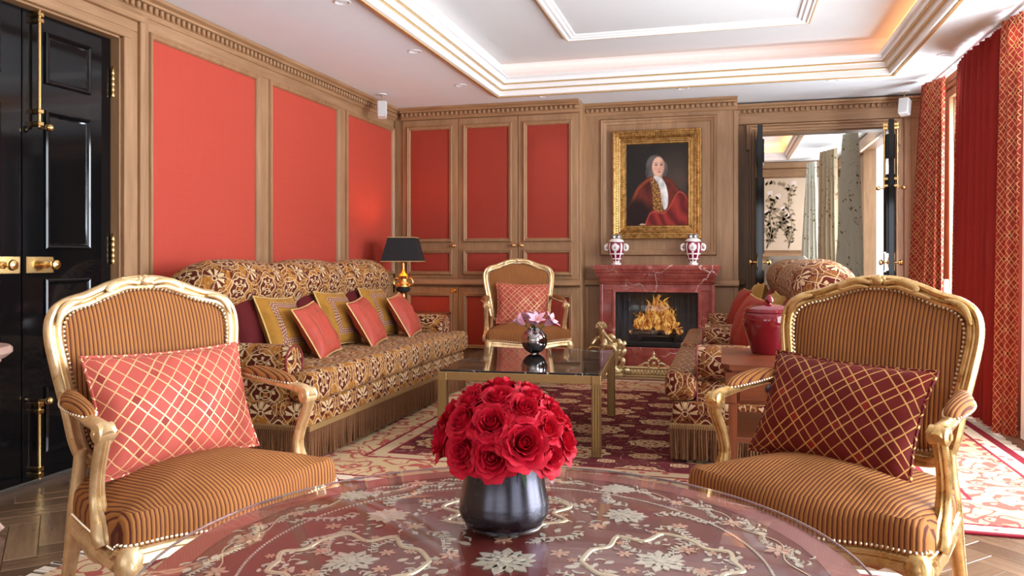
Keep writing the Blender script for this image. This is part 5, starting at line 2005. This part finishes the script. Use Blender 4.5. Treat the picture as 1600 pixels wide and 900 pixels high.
def lily(label, base, tip_dir, size):
    t = thing('pink_lily', label, 'flower', base, 0, 'pink lilies in the ball vase')
    d = V(tip_dir).normalized()
    h = .075
    MB().tube(cr([(0, 0, 0), (d.x * h * .3, d.y * h * .3, h * .5), (d.x * h, d.y * h, h)], 4), .0035, 6).build('stem', M['stem'], t)
    zq = d.to_track_quat('Z', 'Y').to_matrix().to_4x4()
    T = Matrix.Translation((d.x * h, d.y * h, h)) @ zq
    for k in range(6):
        L = size * (1.0 if k % 2 else .9)
        rows = []
        for i in range(7):
            s = i / 6
            wdt = size * .21 * sin(pi * (s * .92 + .06)) ** .8
            r_ = .006 + .55 * L * s ** 2.2
            z_ = L * (s - .28 * s ** 3)
            rows.append([(wdt * q, r_ - .25 * wdt * abs(q) * (1 - s), z_) for q in (-1, -.5, 0, .5, 1)])
        MB().grid(rows, mat=T @ Matrix.Rotation(k * pi / 3, 4, 'Z')).build('petal', M['lily'], t, 80)
    for k in range(3):
        a = k * 2.1
        MB().tube([tuple(T @ V((0, 0, .01))), tuple(T @ V((.012 * cos(a), .012 * sin(a), size * .7)))], [.0012, .0024], 5).build('stamen', M['gold_leaf'], t)


for lb, dx, dy, td, sz in (('leftmost pink lily, opening to the left above ball vase', -.012, 0, (-.75, -.25, .75), .115), ('tallest pink lily at centre of ball vase', .0, .008, (-.12, .1, 1), .125),
                           ('pink lily facing the round table from ball vase', .006, -.012, (.22, -.55, .85), .115), ('rightmost pink lily, opening to the right above ball vase', .014, 0, (.8, -.05, .65), .115), ('pink lily at the back left of ball vase', -.008, .014, (-.4, .5, .9), .11)):
    lily(lb, (LX + dx, LY + dy, CTZ + 2 * rb - .06), td, sz)
lfm = MB()
for a, L in ((1.2, .07), (3.6, .06), (5.0, .065)):
    rows = [[(.016 * sin(pi * (s * .9 + .05)) * q * -sin(a) + L * s * cos(a), .016 * sin(pi * (s * .9 + .05)) * q * cos(a) + L * s * sin(a), .03 * sin(s * 2.4)) for q in (-1, 0, 1)] for s in [k / 5 for k in range(6)]]
    lfm.grid(rows, mat=Matrix.Translation((0, 0, 2 * rb - .005)))
lfm.build('leaves', M['green_leaf'], lv_, 80)

# =================================================================== END TABLE AND GINGER JAR
ET = (.255, 3.80, RUGZ)
et = thing('end_table', 'mahogany end table with a drawer beside the right sofa', 'side table', ET)
ew, ed_, eh = .275, .34, .64
MB().prism([(-ew + .035, -ed_), (ew - .035, -ed_), (ew, -ed_ + .035), (ew, ed_), (-ew, ed_), (-ew, -ed_ + .035)], eh - .022, eh).build('top', M['mahogany'], et, 30)
MB().prism([(-ew + .045, -ed_ + .012), (ew - .045, -ed_ + .012), (ew - .012, -ed_ + .045), (ew - .012, ed_ - .012), (-ew + .012, ed_ - .012), (-ew + .012, -ed_ + .045)], eh - .032, eh - .022).build('top_edge', M['mahogany'], et, 30)
MB().box(-ew + .03, ew - .03, -ed_ + .03, ed_ - .03, eh - .17, eh - .032, None, .004).build('case', M['mahogany'], et, 30)
dr = MB().box(-ew + .075, ew - .075, -ed_ + .018, -ed_ + .03, eh - .155, eh - .05, None, .003)
dr.frame(-ew + .07, ew - .07, eh - .16, eh - .045, [(0, 0), (0, .006), (.007, .006), (.009, 0)], Matrix.Translation((0, -ed_ + .03, 0)))
drawer = dr.build('drawer', M['mahogany'], et, 30)
MB().lathe([(.022, 0), (.022, .004), (.012, .006), (.012, .014), (.006, .018), (0, .019)], 18, Matrix.Translation((-.07, -ed_ + .018, eh - .10)) @ Matrix.Rotation(R(90), 4, 'X')).build('knob', M['steel_vase'], drawer)
MB().box(.07, .082, -ed_ + .014, -ed_ + .018, eh - .115, eh - .085).build('keyhole', M['fire_black'], drawer)
MB().box(-ew + .04, ew - .04, -ed_ + .04, ed_ - .04, .30, .325, None, .005).build('shelf', M['mahogany'], et, 30)
for s in (-1, 1):
    for q in (-1, 1):
        MB().tube([(s * (ew - .05), q * (ed_ - .05), 0), (s * (ew - .05), q * (ed_ - .05), eh - .17)], [(.018, .018), (.026, .026)], 4, (1, 1, 0)).build('leg', M['mahogany_v'], et, 30)
        if q < 0: MB().box(s * (ew - .04) - .025, s * (ew - .04) + .025, -ed_ + .022, -ed_ + .06, eh - .17, eh - .032, None, .004).build('corner_post', M['mahogany_v'], et, 30)
jar = thing('ginger_jar', 'glossy red ginger jar with a lid on end table', 'jar', (.20, 3.93, RUGZ + eh))
MB().lathe([(0, 0), (.078, 0), (.082, .008), (.100, .07), (.118, .125), (.124, .155), (.122, .18), (.112, .20), (.10, .208)], 40).build('body', M['ceramic_red'], jar)
MB().lathe([(.114, .196), (.118, .200), (.112, .214), (.085, .226), (.03, .234), (.0, .236)], 40).build('lid', M['ceramic_red'], jar)
MB().lathe([(.010, .232), (.010, .24), (.019, .247), (.021, .256), (.014, .268), (.006, .278), (0, .282)], 18).build('finial', M['ceramic_red'], jar)

# =================================================================== LAMP TABLE AND LAMP
lt = thing('lamp_table', 'small dark wood drawer table between left sofa and cupboards', 'side table', (-2.82, 6.72, 0))
lh = .605
MB().box(-.33, .33, -.25, .25, lh - .025, lh, None, .006).build('top', M['mahogany'], lt, 30)
MB().box(-.30, .30, -.22, .22, lh - .18, lh - .025, None, .004).build('case', M['mahogany'], lt, 30)
for x in (-.15, .15):
    d = MB().box(x - .13, x + .13, -.232, -.22, lh - .16, lh - .045, None, .003).build('drawer', M['mahogany'], lt, 30)
    MB().lathe([(.014, 0), (.008, .008), (.013, .016), (0, .02)], 14, Matrix.Translation((x, -.232, lh - .10)) @ Matrix.Rotation(R(90), 4, 'X')).build('knob', M['steel_vase'], d)
    d = MB().box(.30, .312, x * 1.2 - .09, x * 1.2 + .09, lh - .16, lh - .045, None, .003).build('drawer', M['mahogany'], lt, 30)
    MB().lathe([(.014, 0), (.008, .008), (.013, .016), (0, .02)], 14, Matrix.Translation((.312, x * 1.2, lh - .10)) @ Matrix.Rotation(R(90), 4, 'Y')).build('knob', M['steel_vase'], d)
for s in (-1, 1):
    for q in (-1, 1):
        MB().tube([(s * .275, q * .195, 0), (s * .275, q * .195, lh - .18)], [.016, .024], 8, (1, 0, 0)).build('leg', M['mahogany_v'], lt)
tl = thing('table_lamp', 'gilded table lamp with square black tapered shade beside left wall', 'lamp', (-2.885, 6.75, lh), R(12))
gl = M['gilt_lamp']
MB().box(-.085, .085, -.085, .085, 0, .022, None, .006).box(-.07, .07, -.07, .07, .022, .055, None, .008).lathe([(.055, .055), (.06, .07), (.045, .085), (.05, .10), (.028, .118), (.02, .15), (.018, .17), (.03, .185)], 20).build('base', gl, tl)
MB().lathe([(.03, .185), (.055, .195), (.066, .215), (.066, .228), (.05, .232)], 24).build('dark_collar', M['charcoal'], tl)
um = MB().lathe([(.05, .230), (.062, .242), (.055, .27), (.038, .30), (.042, .33), (.05, .34), (.042, .352), (.02, .37), (.012, .40), (.01, .46)], 24)
for s in (-1, 1):
    um.tube(cr([(s * .05, 0, .25), (s * .082, 0, .26), (s * .088, 0, .29), (s * .07, 0, .315), (s * .045, 0, .31)], 4), .008, 8, (0, 1, 0))
for k in range(8):
    a = k * pi / 4
    um.ball((.052 * cos(a), .052 * sin(a), .262), .013, 6, 5)
um.build('urn', gl, tl)
sz0, sz1, sb, st = .475, .695, .175, .122
rows = [[(s * x, s * y, z) for x, y in ((-1, -1), (1, -1), (1, 1), (-1, 1))] for s, z in ((sb, sz0), (st, sz1))]
MB().grid(rows, cu=True).build('lamp_shade', M['charcoal'], tl, 20)
rows = [[(s * x, s * y, z) for x, y in ((-1, -1), (1, -1), (1, 1), (-1, 1))] for s, z in ((sb - .003, sz0), (st - .003, sz1))]
MB().grid(rows, cu=True, flip=True).build('shade_lining', M['shade_lining'], tl, 20)
for s, z in ((sb, sz0), (st, sz1)):
    MB().tube([(s * x, s * y, z) for x, y in ((-1, -1), (1, -1), (1, 1), (-1, 1))], .004, 6, (.1, .1, 1), True).build('shade_trim', M['piping_gold'], tl)
MB().tube([(-st, 0, sz1 - .01), (st, 0, sz1 - .01)], .003, 6, (0, 0, 1)).build('shade_spider', M['brass'], tl)
MB().ball((0, 0, .53), .03, 12, 8, (1, 1, 1.3)).build('bulb', M['bulb'], tl)
lamp('table_lamp_light', 'POINT', (-2.885, 6.75, lh + .60), 7, (1.0, .50, .20), radius=.035)

# =================================================================== ROUND LACQUER TABLE
TX, TY, TZ, TR = -.3227, 1.1455, .65, .53
tb = thing('round_table', 'round red brown lacquer table with inlaid pearl flowers in foreground', 'table', (TX, TY, RUGZ))
tz = TZ - RUGZ
MB().lathe([(0, tz - .034), (TR - .03, tz - .034), (TR - .012, tz - .028), (TR - .006, tz - .020), (TR - .008, tz - .012), (TR - .03, tz - .0095), (0, tz - .0095)], 128).build('tabletop', M['lacquer_dark'], tb, 30)
MB().lathe([(TR - .03, tz - .036), (TR - .012, tz - .04), (TR - .002, tz - .034), (TR, tz - .026), (TR - .006, tz - .020)], 128, cap=False).build('rim', M['lacquer_rim'], tb)
MB().lathe([(TR - .055, tz - .0094), (TR - .010, tz - .0094), (TR - .010, tz - .0088), (TR - .055, tz - .0088)], 128, cap=False).build('border_band', M['lacquer_rim'], tb, 30)
MB().lathe([(0, tz - .006), (TR - .004, tz - .006), (TR, tz - .0045), (TR, tz - .0015), (TR - .004, tz), (0, tz)], 128).build('glass_top', M['glass'], tb, 30)
MB().tube([((TR - .0005) * cos(2 * pi * k / 128), (TR - .0005) * sin(2 * pi * k / 128), tz - .003) for k in range(128)], .0022, 6, (0, 0, 1), True).build('glass_edge', M['glass_edge'], tb)
MB().lathe([(TR - .10, tz - .09), (TR - .09, tz - .036), (TR - .12, tz - .036)], 64, cap=False).build('apron', M['lacquer_dark'], tb)
MB().lathe([(0, 0), (.24, 0), (.25, .02), (.22, .05), (.08, .08), (.055, .14), (.075, .24), (.06, .40), (.085, .52), (.16, tz - .06), (.18, tz - .034), (0, tz - .034)], 40).build('pedestal', M['lacquer_dark'], tb)
# inlay: flat raised pieces of mother of pearl
IZ = tz - .0090


def iprism(mb, pts, x, y, a, s, h=.0012):
    mb.prism([(x + s * (p * cos(a) - q * sin(a)), y + s * (p * sin(a) + q * cos(a))) for p, q in pts], IZ, IZ + h)


LEAF = [(0, 0), (.25, -.22), (.55, -.24), (.8, -.13), (1, 0), (.8, .13), (.55, .24), (.25, .22)]
PETAL = [(0, 0), (.3, -.2), (.7, -.34), (1, -.16), (.95, 0), (1, .16), (.7, .34), (.3, .2)]
CURL = [(0, -.05), (.3, -.22), (.65, -.22), (.95, .05), (1.0, .3), (.86, .12), (.6, -.03), (.3, -.02)]
DOTP = [(cos(2 * pi * k / 8), sin(2 * pi * k / 8)) for k in range(8)]


def imesh(name, fn, mat):
    mb = MB()
    fn(mb)
    me = mb.mesh(name, 20)
    me.materials.append(mat)
    return me


def fl_big(mb):
    for k in range(13):
        iprism(mb, LEAF, .008 * cos(k * 2 * pi / 13), .008 * sin(k * 2 * pi / 13), k * 2 * pi / 13, .030 if k % 2 else .025)
    for k in range(9):
        iprism(mb, LEAF, .004 * cos(k * 2 * pi / 9 + .2), .004 * sin(k * 2 * pi / 9 + .2), k * 2 * pi / 9 + .2, .019, .0017)
    for k in range(8):
        iprism(mb, DOTP, .013 * cos(k * pi / 4), .013 * sin(k * pi / 4), 0, .0022, .0022)
    iprism(mb, DOTP, 0, 0, 0, .0075, .0022)


def fl_small(mb):
    for k in range(6):
        iprism(mb, LEAF, .003 * cos(k * pi / 3), .003 * sin(k * pi / 3), k * pi / 3, .0125)
    iprism(mb, DOTP, 0, 0, 0, .0032, .0018)


def sprig(mb):
    path = cr([(0, 0), (.03, .012), (.06, .004), (.09, -.010), (.12, .0)], 5)
    for a, b in zip(path, path[1:]):
        iprism(mb, [(0, -.0011), (1, -.0011), (1, .0011), (0, .0011)], a[0], a[1], 0, 1, .0008) if False else None
    mb.sweep([(-.0012, 0), (.0012, 0), (.0012, .001), (-.0012, .001)], [(x, y, IZ) for x, y in path], (0, 0, 1))
    for k, (x, y) in enumerate(path[1:-1]):
        s = 1 if k % 2 else -1
        iprism(mb, LEAF if k % 3 else CURL, x, y, s * (.8 + .25 * (k % 2)), .017 - .0004 * k)


def curls(mb):
    for k, (x, y, a, s) in enumerate(((0, 0, .4, .022), (.012, -.006, -.5, .019), (.03, .004, .9, .017), (.04, -.012, -.9, .017), (.055, 0, .1, .019))):
        iprism(mb, CURL if k % 2 else LEAF, x, y, a, s)


me_big, me_small, me_spr, me_curl = imesh('inlaid_flower', fl_big, M['pearl']), imesh('inlaid_flower', fl_small, M['pearl_pink']), imesh('inlaid_sprig', sprig, M['pearl']), imesh('inlaid_leaves', curls, M['pearl'])


def inl(me, x, y, a, s=1.0):
    o = link(me.name.split('.')[0], me, tb, (x, y, IZ * (1 - s)), (0, 0, a))
    o.scale = (s, s, s)
    return o


# dotted rope ring and vine between ring and rim
rope = MB()
RR = TR - .135
for k in range(300):
    a = 2 * pi * k / 300
    iprism(rope, LEAF, RR * cos(a), RR * sin(a), a + pi / 2 + .5, .0085)
stuff(rope.build('rope_ring', M['pearl'], tb, 20))
RV = TR - .092
vp = [(((RV + .012 * sin(k * .62)) * cos(2 * pi * k / 180)), ((RV + .012 * sin(k * .62)) * sin(2 * pi * k / 180)), IZ) for k in range(180)]
MB().sweep([(-.0011, 0), (.0011, 0), (.0011, .0009), (-.0011, .0009)], vp, (0, 0, 1), True).build('vine_ring', M['gilt_inlay'], tb, 20)
ri = random.Random(21)
for k in range(40):
    a = 2 * pi * k / 40 + .05
    rr_ = RV + .012 * sin(k * 180 / 40 * .62)
    if k % 8 == 0: inl(me_big, rr_ * cos(a), rr_ * sin(a), a, .92)
    elif k % 2 == 0: inl(me_small, rr_ * cos(a), rr_ * sin(a), a, 1.0 + .25 * (k % 3))
    else: inl(me_curl, rr_ * cos(a), rr_ * sin(a), a + pi / 2 + ri.uniform(-.3, .3), 1.0)
    if k % 8: inl(me_spr, (rr_ + .006) * cos(a + .04), (rr_ + .006) * sin(a + .04), a + pi / 2 + .1, .62)
# four shaped cartouches round the middle
CART = cr([(.115, 0), (.135, .045), (.165, .062), (.185, .105), (.225, .085), (.262, .118), (.300, .088), (.318, .05), (.350, .038), (.345, 0)], 5)
CART = CART + [(x, -y) for x, y in CART[-2:0:-1]]
cart_mb = MB().sweep([(-.0045, 0), (-.003, .0022), (.003, .0022), (.0045, 0)], [(x, y, IZ) for x, y in CART], (0, 0, 1), True)
cart_me = cart_mb.mesh('inlaid_cartouche', 30)
cart_me.materials.append(M['gilt_inlay'])
for q in range(4):
    A = q * pi / 2 + R(15.25) + pi / 4 * 0 + R(0)
    link('inlaid_cartouche', cart_me, tb, (0, 0, 0), (0, 0, A))

    def at(x, y): return (x * cos(A) - y * sin(A), x * sin(A) + y * cos(A))
    for (x, y, a, s, me) in ((.235, 0, 0, 1.15, me_big), (.185, .03, 2, .9, me_small), (.185, -.035, 1, .9, me_small), (.285, .045, .5, 1.1, me_small), (.29, -.04, .2, 1.0, me_small),
                             (.165, 0, 3.3, .9, me_curl), (.26, .02, 1.0, .8, me_spr), (.26, -.02, -1.1, .8, me_spr), (.21, .035, 1.9, .7, me_spr), (.21, -.035, -1.9, .7, me_spr), (.30, 0, .2, .9, me_curl), (.315, .02, .9, .7, me_curl), (.24, .07, .5, .8, me_curl), (.24, -.07, -.5, .8, me_curl)):
        inl(me, *at(x, y), A + a, s)
    for k in range(0, len(CART), 4):
        (x, y), (x2, y2) = CART[k], CART[(k + 1) % len(CART)]
        ta = atan2(y2 - y, x2 - x)
        off = .014 if (k // 4) % 2 else -.013
        inl(me_curl if (k // 4) % 3 else me_small, *at(x + off * sin(ta), y - off * cos(ta)), A + ta + (.5 if off > 0 else -.5), .62)
    B = A + pi / 4

    def at2(x, y): return (x * cos(B) - y * sin(B), x * sin(B) + y * cos(B))
    for (x, y, a, s, me) in ((.30, 0, 0, 1.1, me_big), (.345, .03, 1.2, 1.0, me_spr), (.345, -.03, -1.2, 1.0, me_spr), (.255, .0, 2.8, 1.0, me_curl), (.22, .0, .5, 1.1, me_small), (.185, .0, 2.9, .9, me_spr), (.30, .075, 1.8, .9, me_spr), (.30, -.075, -1.8, .9, me_spr), (.32, .10, .4, 1.0, me_small), (.32, -.10, .4, 1.0, me_small), (.265, .035, 1.2, .8, me_curl), (.265, -.035, -1.2, .8, me_curl)):
        inl(me, *at2(x, y), B + a, s)
for k in range(10):
    a = k * 2 * pi / 10
    inl(me_small if k % 2 else me_curl, .09 * cos(a), .09 * sin(a), a, 1.1)
inl(me_big, 0, 0, .3, 1.4)

# =================================================================== ROSE VASE
VX, VY = -.367, 1.294
rv = thing('rose_vase', 'dark pewter waisted vase holding the red roses on round table', 'vase', (VX, VY, TZ))
MB().lathe([(0, 0), (.062, 0), (.068, .004), (.0755, .016), (.0775, .028), (.0755, .042), (.0715, .060), (.0685, .080), (.0675, .098), (.0690, .116), (.0715, .126), (.0725, .130), (.070, .131), (.066, .12), (.062, .09), (.06, .02), (0, .015)], 56).build('body', M['steel_vase'], rv)
MB().lathe([(.055, -.0), (.0665, 0), (.0665, .004), (.063, .005)], 48).build('foot_ring', M['steel_vase'], rv)
lf_ = MB()
for k in range(9):
    a = k * 2 * pi / 9 + .5
    L = .022 + .012 * (k % 3)
    rows = []
    for i in range(6):
        s = i / 5
        w_ = .007 * sin(pi * (s * .92 + .05))
        rr_ = .055 + L * s
        rows.append([(rr_ * cos(a) - w_ * q * sin(a), rr_ * sin(a) + w_ * q * cos(a), .118 + .016 * sin(s * 2.2) - .026 * s * s * (1 + k % 2) + .003 * abs(q)) for q in (-1, 0, 1)])
    lf_.grid(rows)
lf_.build('leaves', M['green_leaf'], rv, 80)


# ---- roses: one prototype, petals are separate pieces; every rose is a copy
def petal_mesh(kind):
    """petal in rose space: base at origin, opening along +x from axis z"""
    r0, H_, spread, curl, wid = kind
    rows = []
    nv, nu = 8, 8
    for j in range(nv + 1):
        s = j / nv
        row = []
        for i in range(nu + 1):
            q = -1 + 2 * i / nu
            ang = q * wid * (sin(pi * (.15 + .80 * s)) ** .6)
            rad = r0 * (.25 + .75 * min(1, s * 1.6) ** .7) + spread * s ** 2.2
            z = H_ * (s - .10 * q * q * s)
            # rolled back lip
            if s > .62:
                k = (s - .62) / .38
                rad += curl * k ** 1.6
                z -= curl * .75 * k ** 2.2
            rad *= 1 - .07 * abs(q) ** 2 * (1 - s) + .05 * q * q * s
            rad += .0005 * sin(q * 6 + s * 5)
            row.append((rad * cos(ang), rad * sin(ang), z))
        rows.append(row)
    me = MB().grid(rows).mesh('petal', 80)
    me.materials.append(M['rose'])
    return me


KINDS = [(.0040, .031, .0, .000, 2.2), (.0075, .033, .0005, .000, 1.8), (.0110, .034, .002, .0012, 1.5), (.0145, .033, .004, .0025, 1.25), (.0175, .031, .007, .0045, 1.1), (.0195, .027, .010, .007, 1.0)]
PMES = [petal_mesh(k) for k in KINDS]
COUNT = [3, 4, 5, 5, 5, 5]
calyx_mb = MB().lathe([(.0, -.014), (.006, -.012), (.010, -.006), (.0085, -.002), (.004, -.001)], 10)
for k in range(5):
    a = k * 2 * pi / 5
    rows = [[((.008 + .022 * s) * cos(a) - .004 * (1 - s) * q * sin(a), (.008 + .022 * s) * sin(a) + .004 * (1 - s) * q * cos(a), -.004 - .010 * s) for q in (-1, 0, 1)] for s in (0, .5, 1)]
    calyx_mb.grid(rows)
calyx_me = calyx_mb.mesh('calyx', 60)
calyx_me.materials.append(M['green_leaf'])
bud_me = MB().lathe([(0, .0), (.004, .004), (.0042, .014), (.0025, .020), (0, .021)], 10).mesh('bud')
bud_me.materials.append(M['rose'])


def make_rose(label, p, d, size, twist):
    """p = flower centre, d = outward direction"""
    t = thing('red_rose', label, 'rose', (0, 0, 0), 0, 'red roses in the pewter vase')
    d = V(d).normalized()
    t.matrix_world = Matrix.Translation(p) @ d.to_track_quat('Z', 'Y').to_matrix().to_4x4() @ Matrix.Rotation(twist, 4, 'Z') @ Matrix.Scale(size, 4)
    rr_ = random.Random(int(twist * 1000))
    link('bud', bud_me, t, (0, 0, -.016))
    link('calyx', calyx_me, t, (0, 0, -.018))
    for L, (me, n) in enumerate(zip(PMES, COUNT)):
        for k in range(n):
            o = link('petal', me, t, (0, 0, -.018 + rr_.uniform(-.0012, .0012) - .0008 * L))
            o.rotation_euler = (rr_.uniform(-.06, .06) * L / 3, rr_.uniform(-.05, .09) * L / 3, 2 * pi * (k + .37 * L) / n + rr_.uniform(-.12, .12))
    s = MB()
    inv = t.matrix_world.inverted()
    a = inv @ (V(p) - d * .02 * size)
    b = inv @ (V((VX, VY, TZ + .10)) + V((d.x, d.y, 0)) * .03)
    c = inv @ V((VX - d.x * .02, VY - d.y * .02, TZ + .03))
    s.tube(cr([tuple(a), tuple(b), tuple(c)], 4), .0026 / size, 6).build('stem', M['stem'], t)
    return t


ROSES = [((-.085, .131, .988), 1.02, 'topmost rose of bouquet, seen flat from the side'), ((-.487, -.013, .873), .92, 'rose at upper left shoulder of bouquet'), ((.36, .20, .90), .92, 'rose at upper right shoulder of bouquet'),
         ((-.438, -.36, .80), .9, 'rose below the upper left shoulder rose'), ((.031, -.449, .893), .95, 'rose just below the topmost rose'), ((.463, -.16, .87), .92, 'rose below the upper right shoulder rose'),
         ((-.785, -.20, .60), .92, 'rose on the left slope of bouquet, upper row'), ((-.47, -.691, .549), .95, 'rose left of the central rose'), ((.038, -.834, .56), 1.08, 'central rose facing the viewer with dark heart'),
         ((.445, -.52, .73), 1.08, 'large rose right and above the central rose'), ((.70, .15, .69), .85, 'rose on the right slope of bouquet, upper row'), ((.80, -.06, .58), .92, 'second rose down on the right slope'),
         ((.79, -.42, .44), .95, 'rose above right of the largest lower rose'), ((.52, -.80, .26), 1.28, 'largest open rose, lower right of centre'), ((.96, -.05, .14), 1.1, 'lowest rose at right edge of bouquet'),
         ((-.90, -.38, .12), 1.12, 'low rose at left edge above vase rim'), ((-.36, -.93, .10), 1.12, 'lower front rose left of centre, tall and dark hearted'), ((.10, -.985, .06), 1.12, 'lower front rose hanging over the vase rim'),
         ((.90, .18, .40), .95, 'rose at right edge, middle row'), ((-.90, -.10, .38), .95, 'rose at left edge, middle row'), ((-.97, .05, .12), 1.0, 'outermost low rose at far left of bouquet')]
BACK = [((-.25, .55, .80), .95), ((.2, .62, .76), .95), ((-.62, .50, .6), .95), ((.60, .55, .58), .95), ((0, .88, .45), 1.0), ((-.45, .82, .30), 1.0), ((.45, .84, .30), 1.0), ((-.82, .48, .22), 1.0), ((.80, .55, .2), 1.0), ((.85, -.50, .02), 1.0)]
for k, (d, s, lb) in enumerate(ROSES):
    d = V(d).normalized()
    make_rose('red ' + lb, (VX + d.x * .108, VY + d.y * .104, .780 + d.z * .102), (d.x, d.y, d.z + .12), s * 1.06, k * 1.7)
for k, (d, s) in enumerate(BACK):
    d = V(d).normalized()
    make_rose('red rose hidden at the back of bouquet', (VX + d.x * .106, VY + d.y * .102, .780 + d.z * .096), (d.x, d.y, d.z + .12), s * 1.06, 40 + k * 1.3)

# =================================================================== CURTAINS
def curtain(name, label, parts, z0, z1, cat='curtain', rod=True):
    """parts: list of (part name, material, [(x,y) path top], [(x,y) path bottom], folds, depth)"""
    t = thing(name, label, cat, (parts[0][2][0][0], parts[0][2][0][1], 0))
    ox, oy = parts[0][2][0]
    for nm, mt, top, bot, folds, dep in parts:
        nz, ns = 16, folds * 8
        T_, B_ = cr(top, 10), cr(bot, 10)

        def samp(P, s):
            q = s * (len(P) - 1)
            i = min(int(q), len(P) - 2)
            f = q - i
            return V(P[i]) * (1 - f) + V(P[i + 1]) * f
        rows = []
        for j in range(nz + 1):
            v = j / nz
            row = []
            for i in range(ns + 1):
                s = i / ns
                p = samp(T_, s) * v + samp(B_, s) * (1 - v)
                q = samp(T_, min(1, s + .02)) * v + samp(B_, min(1, s + .02)) * (1 - v)
                q0 = samp(T_, max(0, s - .02)) * v + samp(B_, max(0, s - .02)) * (1 - v)
                d = (q - q0).normalized()
                nr = V((-d.y, d.x))
                ph = s * folds * 2 * pi + .8 * sin(v * 2.1 + folds)
                amp = dep * (1.0 if v < .9 else 1.0 - .35 * (v - .9) / .1)
                w = sin(ph) + .25 * sin(2 * ph + 1 + v)
                p = p + nr * amp * w
                row.append((p.x - ox, p.y - oy, z0 + (z1 - z0) * v))
            rows.append(row)
        back = [[(x + .004, y + .002, z) for x, y, z in r] for r in rows]
        mb = MB().grid(rows).grid(back, flip=True)
        mb.build(nm, mt, t, 70)
    return t


ZT = 2.57
curtain('curtain', 'far red lattice curtain by the corner speaker, flaring towards floor', [
    ('plain_edge', M['red_plain'], [(1.60, 7.30), (1.64, 7.40)], [(1.49, 7.42), (1.50, 7.62)], 2, .012),
    ('patterned_panel', M['plaid_curtain'], [(1.60, 7.27), (1.66, 7.10), (1.70, 7.00)], [(1.48, 7.42), (1.58, 7.18), (1.70, 7.02)], 4, .022)], .03, ZT)
curtain('curtain', 'middle red curtain with plain cloth and narrow lattice edge', [
    ('patterned_edge', M['plaid_curtain'], [(1.70, 6.62), (1.69, 6.52)], [(1.68, 6.72), (1.655, 6.54)], 2, .018),
    ('plain_panel', M['red_plain'], [(1.69, 6.52), (1.66, 6.2), (1.68, 5.84)], [(1.655, 6.54), (1.60, 6.20), (1.66, 5.84)], 7, .022)], .03, ZT)
curtain('curtain', 'nearest red curtain, pleated plain cloth and wide lattice cloth', [
    ('plain_panel', M['red_plain'], [(1.70, 5.84), (1.68, 5.68), (1.70, 5.60)], [(1.67, 5.86), (1.63, 5.70), (1.66, 5.56)], 6, .016),
    ('patterned_panel', M['plaid_curtain'], [(1.70, 5.60), (1.66, 5.45), (1.70, 5.28)], [(1.66, 5.56), (1.61, 5.44), (1.69, 5.33)], 4, .020),
    ('lining', M['white_lining'], [(1.70, 5.27), (1.76, 5.20)], [(1.69, 5.32), (1.70, 5.06)], 1, .012)], .03, ZT)
r_ = MB().tube([(1.72, 4.9, 2.585), (1.72, 7.5, 2.585)], .014, 8, (1, 0, 0))
tag(r_.build('curtain_track', M['white_trim'], None), 'curtain track under the ceiling above red curtains', 'track')
# next room curtains
curtain('curtain', 'pale green leafy curtain farthest away in the next room', [('leafy_panel', M['silk_green'], [(1.19, 12.7), (1.30, 12.45)], [(1.08, 12.75), (1.22, 12.5), (1.36, 12.4)], 4, .025)], .02, 2.56)
curtain('curtain', 'tan leafy curtain in middle of the next room window', [('leafy_panel', M['silk_cream'], [(1.24, 11.45), (1.40, 11.05)], [(1.20, 11.45), (1.28, 11.2), (1.42, 11.0)], 5, .025)], .02, 2.56)
curtain('curtain', 'pale green leafy curtain nearest in the next room', [('leafy_panel', M['silk_green'], [(1.33, 9.9), (1.42, 9.5)], [(1.20, 9.95), (1.38, 9.65), (1.52, 9.42)], 5, .025)], .02, 2.56)

# chair in the next room
nc = thing('floral_chair', 'white chair with a red flower print in the next room', 'chair', (.66, 9.9, 0), R(-15))
rows = []
for s in (1.0, .96, .85, .6, .3, .02):
    rows.append([(.27 * s * max(-1, min(1, 1.25 * cos(a))), .20 - .05 * (1 - s ** 3), .78 + .36 * s * max(-1, min(1, 1.25 * sin(a)))) for a in [2 * pi * k / 40 for k in range(40)]])
MB().grid(rows, cu=True, cap1=True).grid([[(x, .27, z) for x, y, z in rows[0]], rows[0]], cu=True).build('backrest', M['floral'], nc, 50)
MB().box(-.28, .28, -.30, .25, .30, .46, None, .04).build('seat', M['floral'], nc, 50)
for x in (-.23, .23):
    for y in (-.25, .2):
        MB().tube([(x, y, 0), (x, y, .31)], [.014, .022], 8, (1, 0, 0)).build('leg', M['mahogany_v'], nc)

# pedestal table at the left edge of the view
pd = thing('pedestal_table', 'small round pinkish stone topped pedestal table at left picture edge', 'side table', (-2.985, 2.41, 0))
MB().lathe([(0, .70), (.20, .70), (.215, .712), (.225, .722), (.225, .738), (.215, .748), (0, .75)], 40).lathe([(0, .67), (.17, .67), (.185, .685), (.185, .70)], 40).build('top', M['pink_marble'], pd)
MB().lathe([(.05, .08), (.03, .16), (.022, .3), (.03, .45), (.045, .5), (.025, .55), (.04, .62), (.10, .67)], 20).build('column', M['mahogany_v'], pd)
for k in range(3):
    a = k * 2 * pi / 3 + .35
    MB().tube(cr([(.03 * cos(a), .03 * sin(a), .14), (.10 * cos(a), .10 * sin(a), .13), (.17 * cos(a), .17 * sin(a), .06), (.21 * cos(a), .21 * sin(a), .018)], 4), [.02, .02, .02, .019, .018, .018, .017, .017, .016, .016, .016, .016, .016], 8).build('foot', M['pink_marble'], pd)
